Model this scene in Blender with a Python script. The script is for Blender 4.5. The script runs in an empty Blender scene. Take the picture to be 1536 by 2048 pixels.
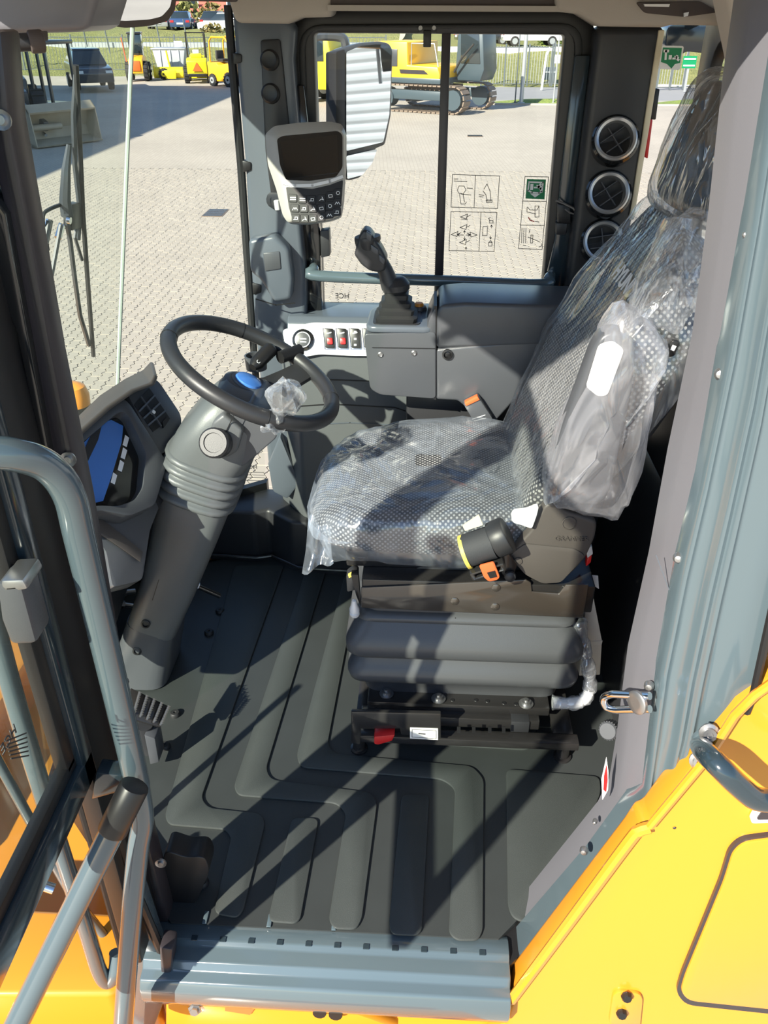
import bpy, bmesh, math, random
from mathutils import Vector, Matrix, Euler
R = math.radians
SC = bpy.context.scene
COL = SC.collection

# ---------------------------------------------------------------- camera
FPX, PITCH, YAW = 1650.0, R(31.3), R(3.0)
CAMP = Vector((0, 0, 1.6))
cd = bpy.data.cameras.new('camera'); cam = bpy.data.objects.new('camera', cd); COL.objects.link(cam)
cam.location = CAMP; cam.rotation_euler = (R(90) - PITCH, 0, YAW)
cd.sensor_fit = 'VERTICAL'; cd.sensor_height = 36.0; cd.lens = 36.0 * FPX / 2048.0
cd.clip_start = 0.02; cd.clip_end = 500
SC.camera = cam

# ---------------------------------------------------------------- sky, sun, exposure
SUN_EL, SUN_AZ = R(33), R(37)            # light travels towards +X +Y (from behind, left of the cab door)
w = bpy.data.worlds.new('sky'); SC.world = w; w.use_nodes = True
nt = w.node_tree; nt.nodes.clear()
sky = nt.nodes.new('ShaderNodeTexSky'); sky.sky_type = 'NISHITA'; sky.sun_disc = False
sky.sun_elevation = SUN_EL; sky.sun_rotation = R(217); sky.air_density = 1.0; sky.dust_density = .3; sky.ozone_density = 3.0
bg = nt.nodes.new('ShaderNodeBackground'); bg.inputs[1].default_value = 0.175
wo = nt.nodes.new('ShaderNodeOutputWorld')
nt.links.new(sky.outputs[0], bg.inputs[0]); nt.links.new(bg.outputs[0], wo.inputs[0])
sl = bpy.data.lights.new('sun', 'SUN'); sl.energy = 9.0; sl.angle = R(0.6); sl.color = (1.0, 0.93, 0.80)
so = bpy.data.objects.new('sun', sl); COL.objects.link(so); so.location = (-20, -20, 25)
LDIR = Vector((math.cos(SUN_EL) * math.sin(SUN_AZ), math.cos(SUN_EL) * math.cos(SUN_AZ), -math.sin(SUN_EL)))
so.rotation_euler = LDIR.to_track_quat('-Z', 'Y').to_euler()
vs = SC.view_settings; vs.view_transform = 'Standard'; vs.look = 'None'; vs.gamma = 1.0; vs.exposure = 0.35
vs.use_curve_mapping = False

# ---------------------------------------------------------------- measuring helpers
_F = Vector((-math.sin(YAW) * math.cos(PITCH), math.cos(YAW) * math.cos(PITCH), -math.sin(PITCH)))
_R = Vector((math.cos(YAW), math.sin(YAW), 0)); _U = _R.cross(_F)
def at(px, py, X=None, Y=None, Z=None, PL=None):
    """the point of a plane of the place that the photograph shows at a pixel"""
    d = _F + _R * ((px - 768) / FPX) - _U * ((py - 1024) / FPX)
    if X is not None: t = (X - CAMP.x) / d.x
    elif Y is not None: t = (Y - CAMP.y) / d.y
    elif Z is not None: t = (Z - CAMP.z) / d.z
    else: t = (PL[0] - CAMP).dot(PL[1]) / d.dot(PL[1])
    return CAMP + d * t
def P(pts, **k): return [at(x, y, **k) for x, y in pts]
def proj(v):
    q = Vector(v) - CAMP; wd = q.dot(_F)
    return (768 + FPX * q.dot(_R) / wd, 1024 - FPX * q.dot(_U) / wd, wd)
def rnd(pts, r, n=4, only=None):
    """round the corners of a flat polygon"""
    out = []; m = len(pts)
    for i in range(m):
        a, b, c = Vector(pts[i - 1]), Vector(pts[i]), Vector(pts[(i + 1) % m])
        if only is not None and i not in only: out.append(b); continue
        u, v = a - b, c - b
        q = min(r, u.length * .48, v.length * .48)
        s, e = b + u.normalized() * q, b + v.normalized() * q
        for k in range(n + 1):
            t = k / n; out.append(s * (1 - t) ** 2 + b * (2 * t * (1 - t)) + e * t * t)
    return out
def smooth(pts, n=6, closed=False):
    p = [Vector(q) for q in pts]; m = len(p); out = []
    for i in range(m if closed else m - 1):
        if closed: a, b, c, d = p[i - 1], p[i], p[(i + 1) % m], p[(i + 2) % m]
        else: a, b, c, d = p[max(i - 1, 0)], p[i], p[i + 1], p[min(i + 2, m - 1)]
        for k in range(n):
            t = k / n
            out.append(.5 * ((2 * b) + (c - a) * t + (2 * a - 5 * b + 4 * c - d) * t * t + (-a + 3 * b - 3 * c + d) * t ** 3))
    if not closed: out.append(p[-1])
    return out
def fillet(pts, r, n=6):
    """round the bends of an open polyline"""
    p = [Vector(q) for q in pts]; out = [p[0]]
    for i in range(1, len(p) - 1):
        u, v = p[i - 1] - p[i], p[i + 1] - p[i]; q = min(r, u.length * .48, v.length * .48)
        s, e = p[i] + u.normalized() * q, p[i] + v.normalized() * q
        for k in range(n + 1):
            t = k / n; out.append(s * (1 - t) ** 2 + p[i] * (2 * t * (1 - t)) + e * t * t)
    return out + [p[-1]]

# ---------------------------------------------------------------- mesh builder
class MB:
    def __init__(s): s.v = []; s.f = []
    def add(s, v, f):
        o = len(s.v); s.v += [Vector(q) for q in v]; s.f += [tuple(i + o for i in q) for q in f]; return s
    def box(s, c, d, rot=None):
        M = Matrix.Identity(3) if rot is None else (rot if isinstance(rot, Matrix) else Euler(rot).to_matrix())
        c = Vector(c); h = Vector(d) / 2
        v = [c + M @ Vector((x * h.x, y * h.y, z * h.z)) for x in (-1, 1) for y in (-1, 1) for z in (-1, 1)]
        return s.add(v, [(0, 1, 3, 2), (4, 6, 7, 5), (0, 4, 5, 1), (2, 3, 7, 6), (0, 2, 6, 4), (1, 5, 7, 3)])
    def bb(s, a, b): return s.box([(a[i] + b[i]) / 2 for i in range(3)], [abs(b[i] - a[i]) for i in range(3)])
    def prism(s, pts, vec):
        vec = Vector(vec); p = [Vector(q) for q in pts]; n = len(p)
        f = [tuple(range(n)), tuple(range(2 * n - 1, n - 1, -1))] + [(i, i + n, (i + 1) % n + n, (i + 1) % n) for i in range(n)]
        return s.add(p + [q + vec for q in p], f)
    def loft(s, rings, cap=True, closed=True):
        n = len(rings[0]); v = [q for r in rings for q in r]; f = []
        for i in range(len(rings) - 1):
            for j in range(n if closed else n - 1):
                k = (j + 1) % n; f.append((i * n + j, i * n + k, (i + 1) * n + k, (i + 1) * n + j))
        if cap and closed: f += [tuple(range(n - 1, -1, -1)), tuple(range((len(rings) - 1) * n, len(rings) * n))]
        return s.add(v, f)
    def ring(s, outer, inner, vec):
        """frame between two outlines of the same point count"""
        vec = Vector(vec); n = len(outer); o = [Vector(q) for q in outer]; i_ = [Vector(q) for q in inner]
        v = o + i_ + [q + vec for q in o] + [q + vec for q in i_]; f = []
        for k in range(n):
            m = (k + 1) % n
            f += [(k, m, n + m, n + k), (2 * n + m, 2 * n + k, 3 * n + k, 3 * n + m), (m, k, 2 * n + k, 2 * n + m), (n + k, n + m, 3 * n + m, 3 * n + k)]
        return s.add(v, f)
    def tube(s, pts, r, n=10, closed=False):
        p = [Vector(q) for q in pts]; m = len(p); rr = r if isinstance(r, (list, tuple)) else [r] * m
        up = None; rings = []
        for i in range(m):
            if closed: t = p[(i + 1) % m] - p[i - 1]
            else: t = p[min(i + 1, m - 1)] - p[max(i - 1, 0)]
            t.normalize()
            if up is None: up = t.orthogonal().normalized()
            up = (up - t * up.dot(t)); up = up.normalized() if up.length > 1e-6 else t.orthogonal().normalized()
            b = t.cross(up)
            rings.append([p[i] + (up * math.cos(2 * math.pi * k / n) + b * math.sin(2 * math.pi * k / n)) * rr[i] for k in range(n)])
        if closed: rings.append(rings[0]); return s.loft(rings, cap=False)
        return s.loft(rings)
    def cyl(s, a, b, r, r2=None, n=16): return s.tube([a, b], [r, r if r2 is None else r2], n)
    def lathe(s, o, ax, prof, n=24):
        o = Vector(o); ax = Vector(ax).normalized(); u = ax.orthogonal().normalized(); b = ax.cross(u)
        return s.loft([[o + ax * h + (u * math.cos(2 * math.pi * k / n) + b * math.sin(2 * math.pi * k / n)) * max(r, 1e-4) for k in range(n)] for r, h in prof])
    def grid(s, fn, nu, nv):
        v = [fn(i / nu, j / nv) for i in range(nu + 1) for j in range(nv + 1)]
        return s.add(v, [(i * (nv + 1) + j, (i + 1) * (nv + 1) + j, (i + 1) * (nv + 1) + j + 1, i * (nv + 1) + j + 1) for i in range(nu) for j in range(nv)])
    def ribbon(s, pts, wd, nrm, th=0.0006, closed=False):
        """flat printed line of a given width lying in a surface"""
        p = [Vector(q) for q in pts]; nrm = Vector(nrm).normalized()
        if closed: p = p + [p[0]]
        for a, b in zip(p[:-1], p[1:]):
            t = (b - a)
            if t.length < 1e-6: continue
            t = t.normalized(); q = nrm.cross(t) * wd / 2; e = t * wd * .4
            s.prism([a - e - q, b + e - q, b + e + q, a - e + q], nrm * th)
        return s
    def build(s, name, mat, parent=None, bevel=0, seg=2, ang=38, sub=0, solid=0, disp=None):
        bm = bmesh.new(); vs_ = [bm.verts.new(q) for q in s.v]
        for f in s.f:
            try: bm.faces.new([vs_[i] for i in f])
            except ValueError: pass
        bmesh.ops.remove_doubles(bm, verts=bm.verts, dist=1e-6)
        bmesh.ops.recalc_face_normals(bm, faces=bm.faces)
        if bevel:
            ed = [e for e in bm.edges if len(e.link_faces) == 2 and e.calc_face_angle(0) > R(30)]
            bmesh.ops.bevel(bm, geom=ed, offset=bevel, segments=seg, profile=.5, affect='EDGES', clamp_overlap=True)
        for f in bm.faces: f.smooth = True
        for e in bm.edges: e.smooth = len(e.link_faces) == 2 and e.calc_face_angle(0) < R(ang)
        me = bpy.data.meshes.new(name); bm.to_mesh(me); bm.free()
        if disp:
            for vtx in me.vertices: vtx.co += disp(vtx.co, vtx.normal)
        me.materials.append(mat)
        o = bpy.data.objects.new(name, me); COL.objects.link(o)
        if sub:
            m = o.modifiers.new('subdivision', 'SUBSURF'); m.levels = sub; m.render_levels = sub
        if solid:
            m = o.modifiers.new('solidify', 'SOLIDIFY'); m.thickness = solid
        if parent is not None: adopt(o, parent)
        return o
def adopt(o, parent):
    o.parent = parent; o.matrix_parent_inverse = wm(parent).inverted()
def wm(o):
    return Matrix.Translation(o.location) if o.parent is None else Matrix.Identity(4)
def tag(o, label=None, cat=None, group=None, kind=None):
    if label: o['label'] = label
    if cat: o['category'] = cat
    if group: o['group'] = group
    if kind: o['kind'] = kind
    return o
def thing(name, label, cat, loc=(0, 0, 0), group=None):
    o = bpy.data.objects.new(name, None); COL.objects.link(o); o.location = loc; o.empty_display_size = .05
    return tag(o, label, cat, group)
def struct(name, label=None, loc=(0, 0, 0)):
    o = bpy.data.objects.new(name, None); COL.objects.link(o); o.location = loc; o.empty_display_size = .05
    return tag(o, label, kind='structure')
def lettering(name, s, o, right, up, size, mat, parent=None, th=.0006, bold=0):
    """flat letters standing on a surface; o = left end of the base line"""
    cu = bpy.data.curves.new(name, 'FONT'); cu.body = s; cu.size = size; cu.extrude = th; cu.offset = bold
    t = bpy.data.objects.new('t', cu); COL.objects.link(t)
    dg = bpy.context.evaluated_depsgraph_get(); dg.update()
    me = bpy.data.meshes.new_from_object(t.evaluated_get(dg)); bpy.data.objects.remove(t)
    r, u = Vector(right).normalized(), Vector(up); u = (u - r * u.dot(r)).normalized(); n = r.cross(u)
    M = Matrix((r, u, n)).transposed().to_4x4(); M.translation = Vector(o)
    me.transform(M); me.materials.clear(); me.materials.append(mat); me.name = name
    ob = bpy.data.objects.new(name, me); COL.objects.link(ob)
    if parent is not None: adopt(ob, parent)
    return ob
def copy_tree(o, parent=None):
    c = o.copy(); COL.objects.link(c)
    if parent is not None: c.parent = parent
    for ch in list(o.children): copy_tree(ch, c)
    return c

# ---------------------------------------------------------------- materials
def N(t, kind, **k):
    n = t.nodes.new(kind)
    for a, b in k.items():
        if a in n.inputs: n.inputs[a].default_value = b
        else: setattr(n, a, b)
    return n
def mat(name, col, rough=.5, metal=0.0, bump=None, var=None, coat=0.0, spec=.5, emit=0.0, stretch=None, trans=0.0):
    m = bpy.data.materials.new(name); m.use_nodes = True; t = m.node_tree; b = t.nodes['Principled BSDF']
    b.inputs['Base Color'].default_value = (*col, 1); b.inputs['Roughness'].default_value = rough
    b.inputs['Metallic'].default_value = metal; b.inputs['Coat Weight'].default_value = coat; b.inputs['Coat Roughness'].default_value = .08
    b.inputs['Specular IOR Level'].default_value = spec
    if trans: b.inputs['Transmission Weight'].default_value = trans
    if emit: b.inputs['Emission Color'].default_value = (*col, 1); b.inputs['Emission Strength'].default_value = emit
    tc = N(t, 'ShaderNodeTexCoord'); vec = tc.outputs['Object']
    if stretch:
        mp = N(t, 'ShaderNodeMapping'); mp.inputs['Scale'].default_value = stretch; t.links.new(vec, mp.inputs[0]); vec = mp.outputs[0]
    if var:
        n = N(t, 'ShaderNodeTexNoise', Scale=var[0], Detail=5.0); t.links.new(vec, n.inputs['Vector'])
        mx = N(t, 'ShaderNodeMix', data_type='RGBA', blend_type='MIX')
        c2 = tuple(max(0, min(1, c * (1 + var[1]))) for c in col); c1 = tuple(max(0, c * (1 - var[1])) for c in col)
        if len(var) > 2: c2 = var[2]
        mx.inputs['A'].default_value = (*c1, 1); mx.inputs['B'].default_value = (*c2, 1)
        t.links.new(n.outputs['Fac'], mx.inputs['Factor']); t.links.new(mx.outputs['Result'], b.inputs['Base Color'])
    if bump:
        n = N(t, 'ShaderNodeTexNoise', Scale=bump[0], Detail=3.0); t.links.new(vec, n.inputs['Vector'])
        bp = N(t, 'ShaderNodeBump', Strength=bump[1], Distance=bump[2] if len(bump) > 2 else .002)
        t.links.new(n.outputs['Fac'], bp.inputs['Height']); t.links.new(bp.outputs[0], b.inputs['Normal'])
    return m
def glass_mat(name, tint, refl=1.0, rough=0.0, dirt=0.0):
    """thin pane: clear straight through, mirrors by angle"""
    m = bpy.data.materials.new(name); m.use_nodes = True; t = m.node_tree; t.nodes.clear()
    o = N(t, 'ShaderNodeOutputMaterial'); mx = N(t, 'ShaderNodeMixShader'); tr = N(t, 'ShaderNodeBsdfTransparent'); gl = N(t, 'ShaderNodeBsdfGlossy')
    tr.inputs[0].default_value = (*tint, 1); gl.inputs['Roughness'].default_value = rough
    lw = N(t, 'ShaderNodeLayerWeight', Blend=.5); pw = N(t, 'ShaderNodeMath', operation='POWER'); pw.inputs[1].default_value = 4.5
    mu = N(t, 'ShaderNodeMath', operation='MULTIPLY_ADD'); mu.inputs[1].default_value = .8 * refl; mu.inputs[2].default_value = .03 * refl
    t.links.new(lw.outputs['Facing'], pw.inputs[0]); t.links.new(pw.outputs[0], mu.inputs[0])
    t.links.new(mu.outputs[0], mx.inputs[0]); t.links.new(tr.outputs[0], mx.inputs[1]); t.links.new(gl.outputs[0], mx.inputs[2])
    last = mx
    if dirt:
        df = N(t, 'ShaderNodeBsdfDiffuse'); df.inputs[0].default_value = (.75, .8, .75, 1)
        m2 = N(t, 'ShaderNodeMixShader'); m2.inputs[0].default_value = dirt
        t.links.new(mx.outputs[0], m2.inputs[1]); t.links.new(df.outputs[0], m2.inputs[2]); last = m2
    t.links.new(last.outputs[0], o.inputs[0]); return m
def film_mat(name, base=.10, fold=.12, scale=9.0, stretch=(1, 1, 1), col=(.86, .9, .95), gloss=.10, bump=.8, crease=.07):
    """crumpled clear plastic film: clear, a little milky along the creases, shiny"""
    m = bpy.data.materials.new(name); m.use_nodes = True; t = m.node_tree; t.nodes.clear()
    o = N(t, 'ShaderNodeOutputMaterial'); mx = N(t, 'ShaderNodeMixShader'); m2 = N(t, 'ShaderNodeMixShader'); tr = N(t, 'ShaderNodeBsdfTransparent')
    df = N(t, 'ShaderNodeBsdfDiffuse'); df.inputs[0].default_value = (*col, 1); gl = N(t, 'ShaderNodeBsdfGlossy'); gl.inputs['Roughness'].default_value = .16
    tl = N(t, 'ShaderNodeBsdfTranslucent'); tl.inputs[0].default_value = (*col, 1); m3 = N(t, 'ShaderNodeMixShader'); m3.inputs[0].default_value = .4
    tr.inputs[0].default_value = (.97, .98, .99, 1)
    tc = N(t, 'ShaderNodeTexCoord'); mp = N(t, 'ShaderNodeMapping'); mp.inputs['Scale'].default_value = stretch
    t.links.new(tc.outputs['Object'], mp.inputs[0])
    n1 = N(t, 'ShaderNodeTexNoise', Scale=scale, Detail=3.0, Distortion=.8); t.links.new(mp.outputs[0], n1.inputs['Vector'])
    a = N(t, 'ShaderNodeMath', operation='SUBTRACT'); a.inputs[1].default_value = .5; t.links.new(n1.outputs['Fac'], a.inputs[0])
    ab = N(t, 'ShaderNodeMath', operation='ABSOLUTE'); t.links.new(a.outputs[0], ab.inputs[0])
    mr = N(t, 'ShaderNodeMapRange'); mr.inputs['From Max'].default_value = crease
    mr.inputs['To Min'].default_value = base + fold; mr.inputs['To Max'].default_value = base; t.links.new(ab.outputs[0], mr.inputs['Value'])
    lw = N(t, 'ShaderNodeLayerWeight', Blend=.5); pw = N(t, 'ShaderNodeMath', operation='POWER'); pw.inputs[1].default_value = 3.0; t.links.new(lw.outputs['Facing'], pw.inputs[0])
    mu = N(t, 'ShaderNodeMath', operation='MULTIPLY_ADD'); mu.inputs[1].default_value = .4; t.links.new(pw.outputs[0], mu.inputs[0]); t.links.new(mr.outputs[0], mu.inputs[2]); mu.use_clamp = True
    g = N(t, 'ShaderNodeMath', operation='MULTIPLY_ADD'); g.inputs[1].default_value = .5; g.inputs[2].default_value = gloss; t.links.new(pw.outputs[0], g.inputs[0]); g.use_clamp = True
    t.links.new(df.outputs[0], m3.inputs[1]); t.links.new(tl.outputs[0], m3.inputs[2])
    t.links.new(mu.outputs[0], mx.inputs[0]); t.links.new(tr.outputs[0], mx.inputs[1]); t.links.new(m3.outputs[0], mx.inputs[2])
    bp = N(t, 'ShaderNodeBump', Strength=bump, Distance=.03); t.links.new(n1.outputs['Fac'], bp.inputs['Height'])
    t.links.new(bp.outputs[0], gl.inputs['Normal']); t.links.new(bp.outputs[0], lw.inputs['Normal'])
    t.links.new(g.outputs[0], m2.inputs[0]); t.links.new(mx.outputs[0], m2.inputs[1]); t.links.new(gl.outputs[0], m2.inputs[2])
    t.links.new(m2.outputs[0], o.inputs[0]); return m
def dots_mat(name, base, dot, scale, rad):
    """dark woven cloth with small light dots, laid flat on each side"""
    m = mat(name, base, .85, bump=(900, .3, .0005)); t = m.node_tree; b = t.nodes['Principled BSDF']
    tc = [n for n in t.nodes if n.type == 'TEX_COORD'][0]
    sp = N(t, 'ShaderNodeSeparateXYZ'); t.links.new(tc.outputs['Object'], sp.inputs[0])
    ge = N(t, 'ShaderNodeNewGeometry'); sn_ = N(t, 'ShaderNodeSeparateXYZ'); av = N(t, 'ShaderNodeVectorMath', operation='ABSOLUTE'); t.links.new(ge.outputs['True Normal'], av.inputs[0]); t.links.new(av.outputs[0], sn_.inputs[0])
    def comb(i, j):
        c = N(t, 'ShaderNodeCombineXYZ'); t.links.new(sp.outputs[i], c.inputs[0]); t.links.new(sp.outputs[j], c.inputs[1]); return c
    def greater(i, j):
        g = N(t, 'ShaderNodeMath', operation='GREATER_THAN'); t.links.new(sn_.outputs[i], g.inputs[0]); t.links.new(sn_.outputs[j], g.inputs[1]); return g
    def pick(f, p, q):
        x = N(t, 'ShaderNodeMix', data_type='VECTOR'); t.links.new(f.outputs[0], x.inputs[0]); t.links.new(p, x.inputs[4]); t.links.new(q, x.inputs[5]); return x.outputs[1]
    top = pick(greater(1, 2), comb(0, 1).outputs[0], comb(0, 2).outputs[0])
    mxx = N(t, 'ShaderNodeMath', operation='MAXIMUM'); t.links.new(sn_.outputs[1], mxx.inputs[0]); t.links.new(sn_.outputs[2], mxx.inputs[1])
    gx = N(t, 'ShaderNodeMath', operation='GREATER_THAN'); t.links.new(sn_.outputs[0], gx.inputs[0]); t.links.new(mxx.outputs[0], gx.inputs[1])
    vec2 = pick(gx, top, comb(1, 2).outputs[0])
    cx = N(t, 'ShaderNodeMapping'); cx.inputs['Rotation'].default_value = (0, 0, R(45)); t.links.new(vec2, cx.inputs[0])
    v = N(t, 'ShaderNodeTexVoronoi', voronoi_dimensions='2D', Scale=scale, Randomness=.1); t.links.new(cx.outputs[0], v.inputs['Vector'])
    r = N(t, 'ShaderNodeMapRange'); r.inputs['From Min'].default_value = rad; r.inputs['From Max'].default_value = rad + .1
    r.inputs['To Min'].default_value = 1; r.inputs['To Max'].default_value = 0; t.links.new(v.outputs['Distance'], r.inputs['Value'])
    mx = N(t, 'ShaderNodeMix', data_type='RGBA'); mx.inputs['A'].default_value = (*base, 1); mx.inputs['B'].default_value = (*dot, 1)
    t.links.new(r.outputs[0], mx.inputs['Factor']); t.links.new(mx.outputs['Result'], b.inputs['Base Color']); return m

M = {}
def dm(k, *a, **kw): M[k] = mat(k, *a, **kw)
dm('console', (.070, .075, .084), .3, bump=(900, .25, .0006), var=(6, .06))
dm('console_dark', (.026, .027, .030), .4, bump=(900, .25, .0006))
dm('column', (.10, .108, .113), .38, bump=(700, .3, .0008), var=(5, .06))
dm('pillar', (.095, .112, .135), .28, bump=(900, .25, .0006), var=(5, .05))
dm('post_trim', (.145, .145, .162), .4, var=(4, .05), bump=(900, .15, .0005))
dm('dark_trim', (.035, .03, .034), .35, var=(4, .1))
dm('liner', (.42, .385, .34), .75, bump=(500, .3, .001), var=(6, .05))
dm('liner_dark', (.07, .055, .05), .7)
dm('black', (.012, .012, .013), .4)
dm('black_gloss', (.012, .013, .014), .12, coat=.5)
dm('rubber', (.018, .019, .02), .55, bump=(300, .2, .001))
dm('mat_rubber', (.036, .041, .041), .42, bump=(1500, .35, .0006), var=(9, .15))
dm('mat_rib', (.046, .053, .051), .45, bump=(900, .5, .0008), var=(12, .12))
dm('teal', (.085, .118, .135), .16, coat=.6, var=(3, .06), spec=.6)
dm('teal_dark', (.022, .036, .046), .16, coat=.6)
dm('yellow', (.66, .262, .02), .3, coat=.5, var=(2, .03))
dm('silver', (.78, .79, .8), .3, metal=.15)
dm('satin', (.55, .56, .57), .32, metal=.7)
dm('bezel_grey', (.34, .33, .31), .4)
dm('chrome', (.75, .77, .8), .12, metal=1.0)
dm('zinc', (.42, .42, .42), .35, metal=.9)
dm('pane_edge', (.42, .50, .45), .3)
dm('steel_black', (.022, .021, .021), .25, coat=.3)
dm('steel_sheen', (.05, .042, .036), .2, coat=.7, spec=.7)  # brown base colour stands in for reflections on the seat frame steel
dm('recliner', (.075, .066, .06), .5, bump=(700, .2, .0006))
dm('bellows', (.075, .078, .084), .36, bump=(400, .2, .001))
dm('red', (.62, .02, .02), .35)
dm('orange_plastic', (.78, .14, .04), .4)
dm('amber', (.85, .33, .04), .3)
dm('white', (.85, .85, .84), .45)
dm('white_paint', (.75, .76, .77), .4)
dm('paper', (.85, .84, .8), .7)
dm('print', (.03, .03, .03), .6)
dm('print_white', (.8, .82, .84), .5)
dm('green', (.0, .22, .08), .4)
dm('label_blue', (.02, .05, .16), .4)
dm('box_card', (.62, .57, .49), .8, var=(8, .05))
dm('yellow_plastic', (.8, .62, .12), .5)
dm('cream', (.74, .66, .47), .6)
dm('webbing', (.035, .037, .042), .7, bump=(700, .5, .001), stretch=(1, 1, .2))
dm('screen', (.006, .007, .008), .08, coat=1.0)
dm('blue_film', (.06, .2, .6), .25, coat=.4)
dm('cloth_head', (.022, .021, .021), .6, bump=(600, .3, .001), var=(14, .4))
dm('cover_back', (.02, .02, .021), .5, bump=(500, .2, .001))
M['cloth'] = dots_mat('cloth', (.035, .037, .043), (.36, .36, .36), 118, .24)
M['cloth_big'] = dots_mat('cloth_big', (.032, .033, .037), (.42, .41, .38), 96, .24)
M['glass'] = glass_mat('glass', (.97, .985, .975), .5)
M['glass_green'] = glass_mat('glass_green', (.93, .97, .94), .3, dirt=.012)
M['glass_door'] = glass_mat('glass_door', (.9, .93, .9), .9, dirt=.02)
M['film'] = film_mat('film', .12, .10, 6.0, crease=.035, col=(.72, .82, .96), gloss=.13)  # bluish milky tint paints in the haze of reflected sky
M['film_back'] = film_mat('film_back', .05, .12, 5.0, (2.2, 5.0, .7), gloss=.12, bump=.9, crease=.04)
M['film_head'] = film_mat('film_head', .05, .22, 6.0, (3.0, 5.0, .6), gloss=.22, bump=1.0, crease=.05)
M['film_bag'] = film_mat('film_bag', .12, .12, 6.0, (1.5, 1.5, .6), (.85, .86, .92), gloss=.10)
M['film_small'] = film_mat('film_small', .16, .16, 16.0, gloss=.16)
M['mirror'] = mat('mirror', (.8, .83, .85), .02, metal=1.0)
# ================================================================ cab shell
# ---- floor and mat
fl = MB(); fl.prism([(-.84, 1.34, -.07), (-.55, 1.0, -.07), (-.50, .94, -.07), (.2, .94, -.07), (.55, 1.30, -.07), (.70, 1.40, -.07), (.70, 2.42, -.07), (-.53, 2.42, -.07), (-.985, 2.12, -.07)], (0, 0, .056)); o = fl.build('floor', M['black']); tag(o, 'black steel cab floor under the rubber mat', kind='structure')
mat_t = thing('floor_mat', 'black rubber floor mat with raised ribs in front of the seat', 'floor mat', (-.1, 1.6, -.013))
mat_out = [(-.82, 1.36, 0), (-.56, 1.06, 0), (-.49, .985, 0), (.18, .985, 0), (.50, 1.32, 0), (.60, 1.5, 0), (.60, 2.34, 0), (-.66, 2.30, 0), (-.96, 2.11, 0)]
MB().prism([Vector(p) - Vector((0, 0, .013)) for p in mat_out], (0, 0, .013)).build('mat_sheet', M['mat_rubber'], mat_t)
def z2(p): return (300 + p[0] / 2.56, 1400 + p[1] / 2.56)
def z3(p): return (800 + p[0] / 2.56, 1400 + p[1] / 2.56)
def rib(px, r=.018, h=.007):
    pts = rnd([at(x, y, Z=h) for x, y in px], r, 4)
    pts = [Vector((p.x, p.y, 0)) for p in pts]
    return MB().prism(pts, (0, 0, h)).build('rib', M['mat_rib'], mat_t, bevel=.003, seg=2)
def far(px0, px1, ypx):   # continue a mat line to the far side of the cab
    (x0, y0), (x1, y1) = px0, px1; t = (ypx - y1) / (y1 - y0); return (x1 + (x1 - x0) * t, ypx)
a0, a1 = z2((75, 590)), z2((240, 0)); b0, b1 = z2((262, 500)), z2((440, 0))
rib([far(a0, a1, 1130), a0, z2((95, 636)), z2((385, 660)), z2((415, 700)), z2((325, 1090)), z2((445, 1112)), z2((478, 1075)), z2((592, 620)), z2((560, 578)), z2((300, 550)), b0, far(b0, b1, 1130)])
a0, a1 = z2((428, 440)), z2((575, 0)); b0, b1 = z2((594, 350)), z2((700, 0))
rib([far(a0, a1, 1130), a0, z2((450, 486)), z2((955, 525)), z2((1003, 575)), z2((915, 1120)), z2((940, 1168)), z2((1055, 1172)), z2((1085, 1120)), z2((1164, 520)), z2((1130, 470)), z2((620, 405)), b0, far(b0, b1, 1130)])
a0, a1 = z2((750, 280)), z2((825, 0)); b0, b1 = z2((910, 220)), z2((952, 0))
rib([far(a0, a1, 1150), a0, z2((770, 342)), z3((215, 402)), z3((282, 450)), z3((250, 1190)), z3((290, 1228)), z3((400, 1228)), z3((425, 1180)), z3((430, 400)), z3((370, 335)), z2((945, 272)), b0, far(b0, b1, 1150)])
rib([z2((725, 600)), z2((865, 602)), z2((770, 1120)), z2((740, 1142)), z2((620, 1132)), z2((608, 1100))])
rib([z2((1288, 478)), z2((1432, 480)), z2((1392, 1180)), z2((1360, 1203)), z2((1240, 1198)), z2((1222, 1150))])
rib([z3((543, 350)), z3((1022, 388)), z3((1030, 470)), z3((960, 640)), z3((640, 1138)), z3((575, 1112)), z3((552, 1050))])
rib([z3((0, 40)), z3((700, 60)), z3((695, 225)), z3((650, 255)), z3((0, 215))], h=.005)
def slim(ax, bx, y0=1140, y1=1480):
    return rib([(ax[0], y0), (ax[1], y1), (bx[1], y1), (bx[0], y0)], .01, .005)
# studs that hold the mat down
for px, py in ((405, 1765), (418, 1265), (440, 1222), (350, 1428), (330, 1492)):
    c = at(px, py, Z=.004); MB().lathe(c, (0, 0, 1), [(.014, -.004), (.014, .003), (.011, .007), (.004, .007), (.003, .004)], 14).build('stud', M['rubber'], mat_t)

# ---- door sill (steps down towards the camera)
sill = struct('trim_1', 'grey-blue painted door sill with stepped edge', (-.15, .92, -.05))
prof = [(1.0, -.012), (.985, -.004), (.955, -.004), (.945, -.012), (.915, -.014), (.905, -.03), (.885, -.034), (.875, -.05), (.873, -.085), (.885, -.12), (.93, -.13), (1.0, -.13)]
def xl(y): return -.505 - (y - .95) * .6
def xr(y): return .205 + (y - .95) * .5
rings = [[Vector((x, y, z)) for y, z in prof] for x in (-.53, .2)]
MB().loft(rings).build('sill_profile', M['teal'], sill, bevel=.003)
for k in range(11):                     # hooked teeth of the mat edge
    x = -.44 + k * .058; MB().bb((x, .952, -.0045), (x + .012, .962, -.002)).build('clip_tab', M['teal_dark'], sill)
for k in range(5):
    x = -.425 + k * .133; MB().bb((x, .985, -.003), (x + .009, 1.012, .004)).build('clip_tab', M['teal'], sill, bevel=.001)
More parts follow.
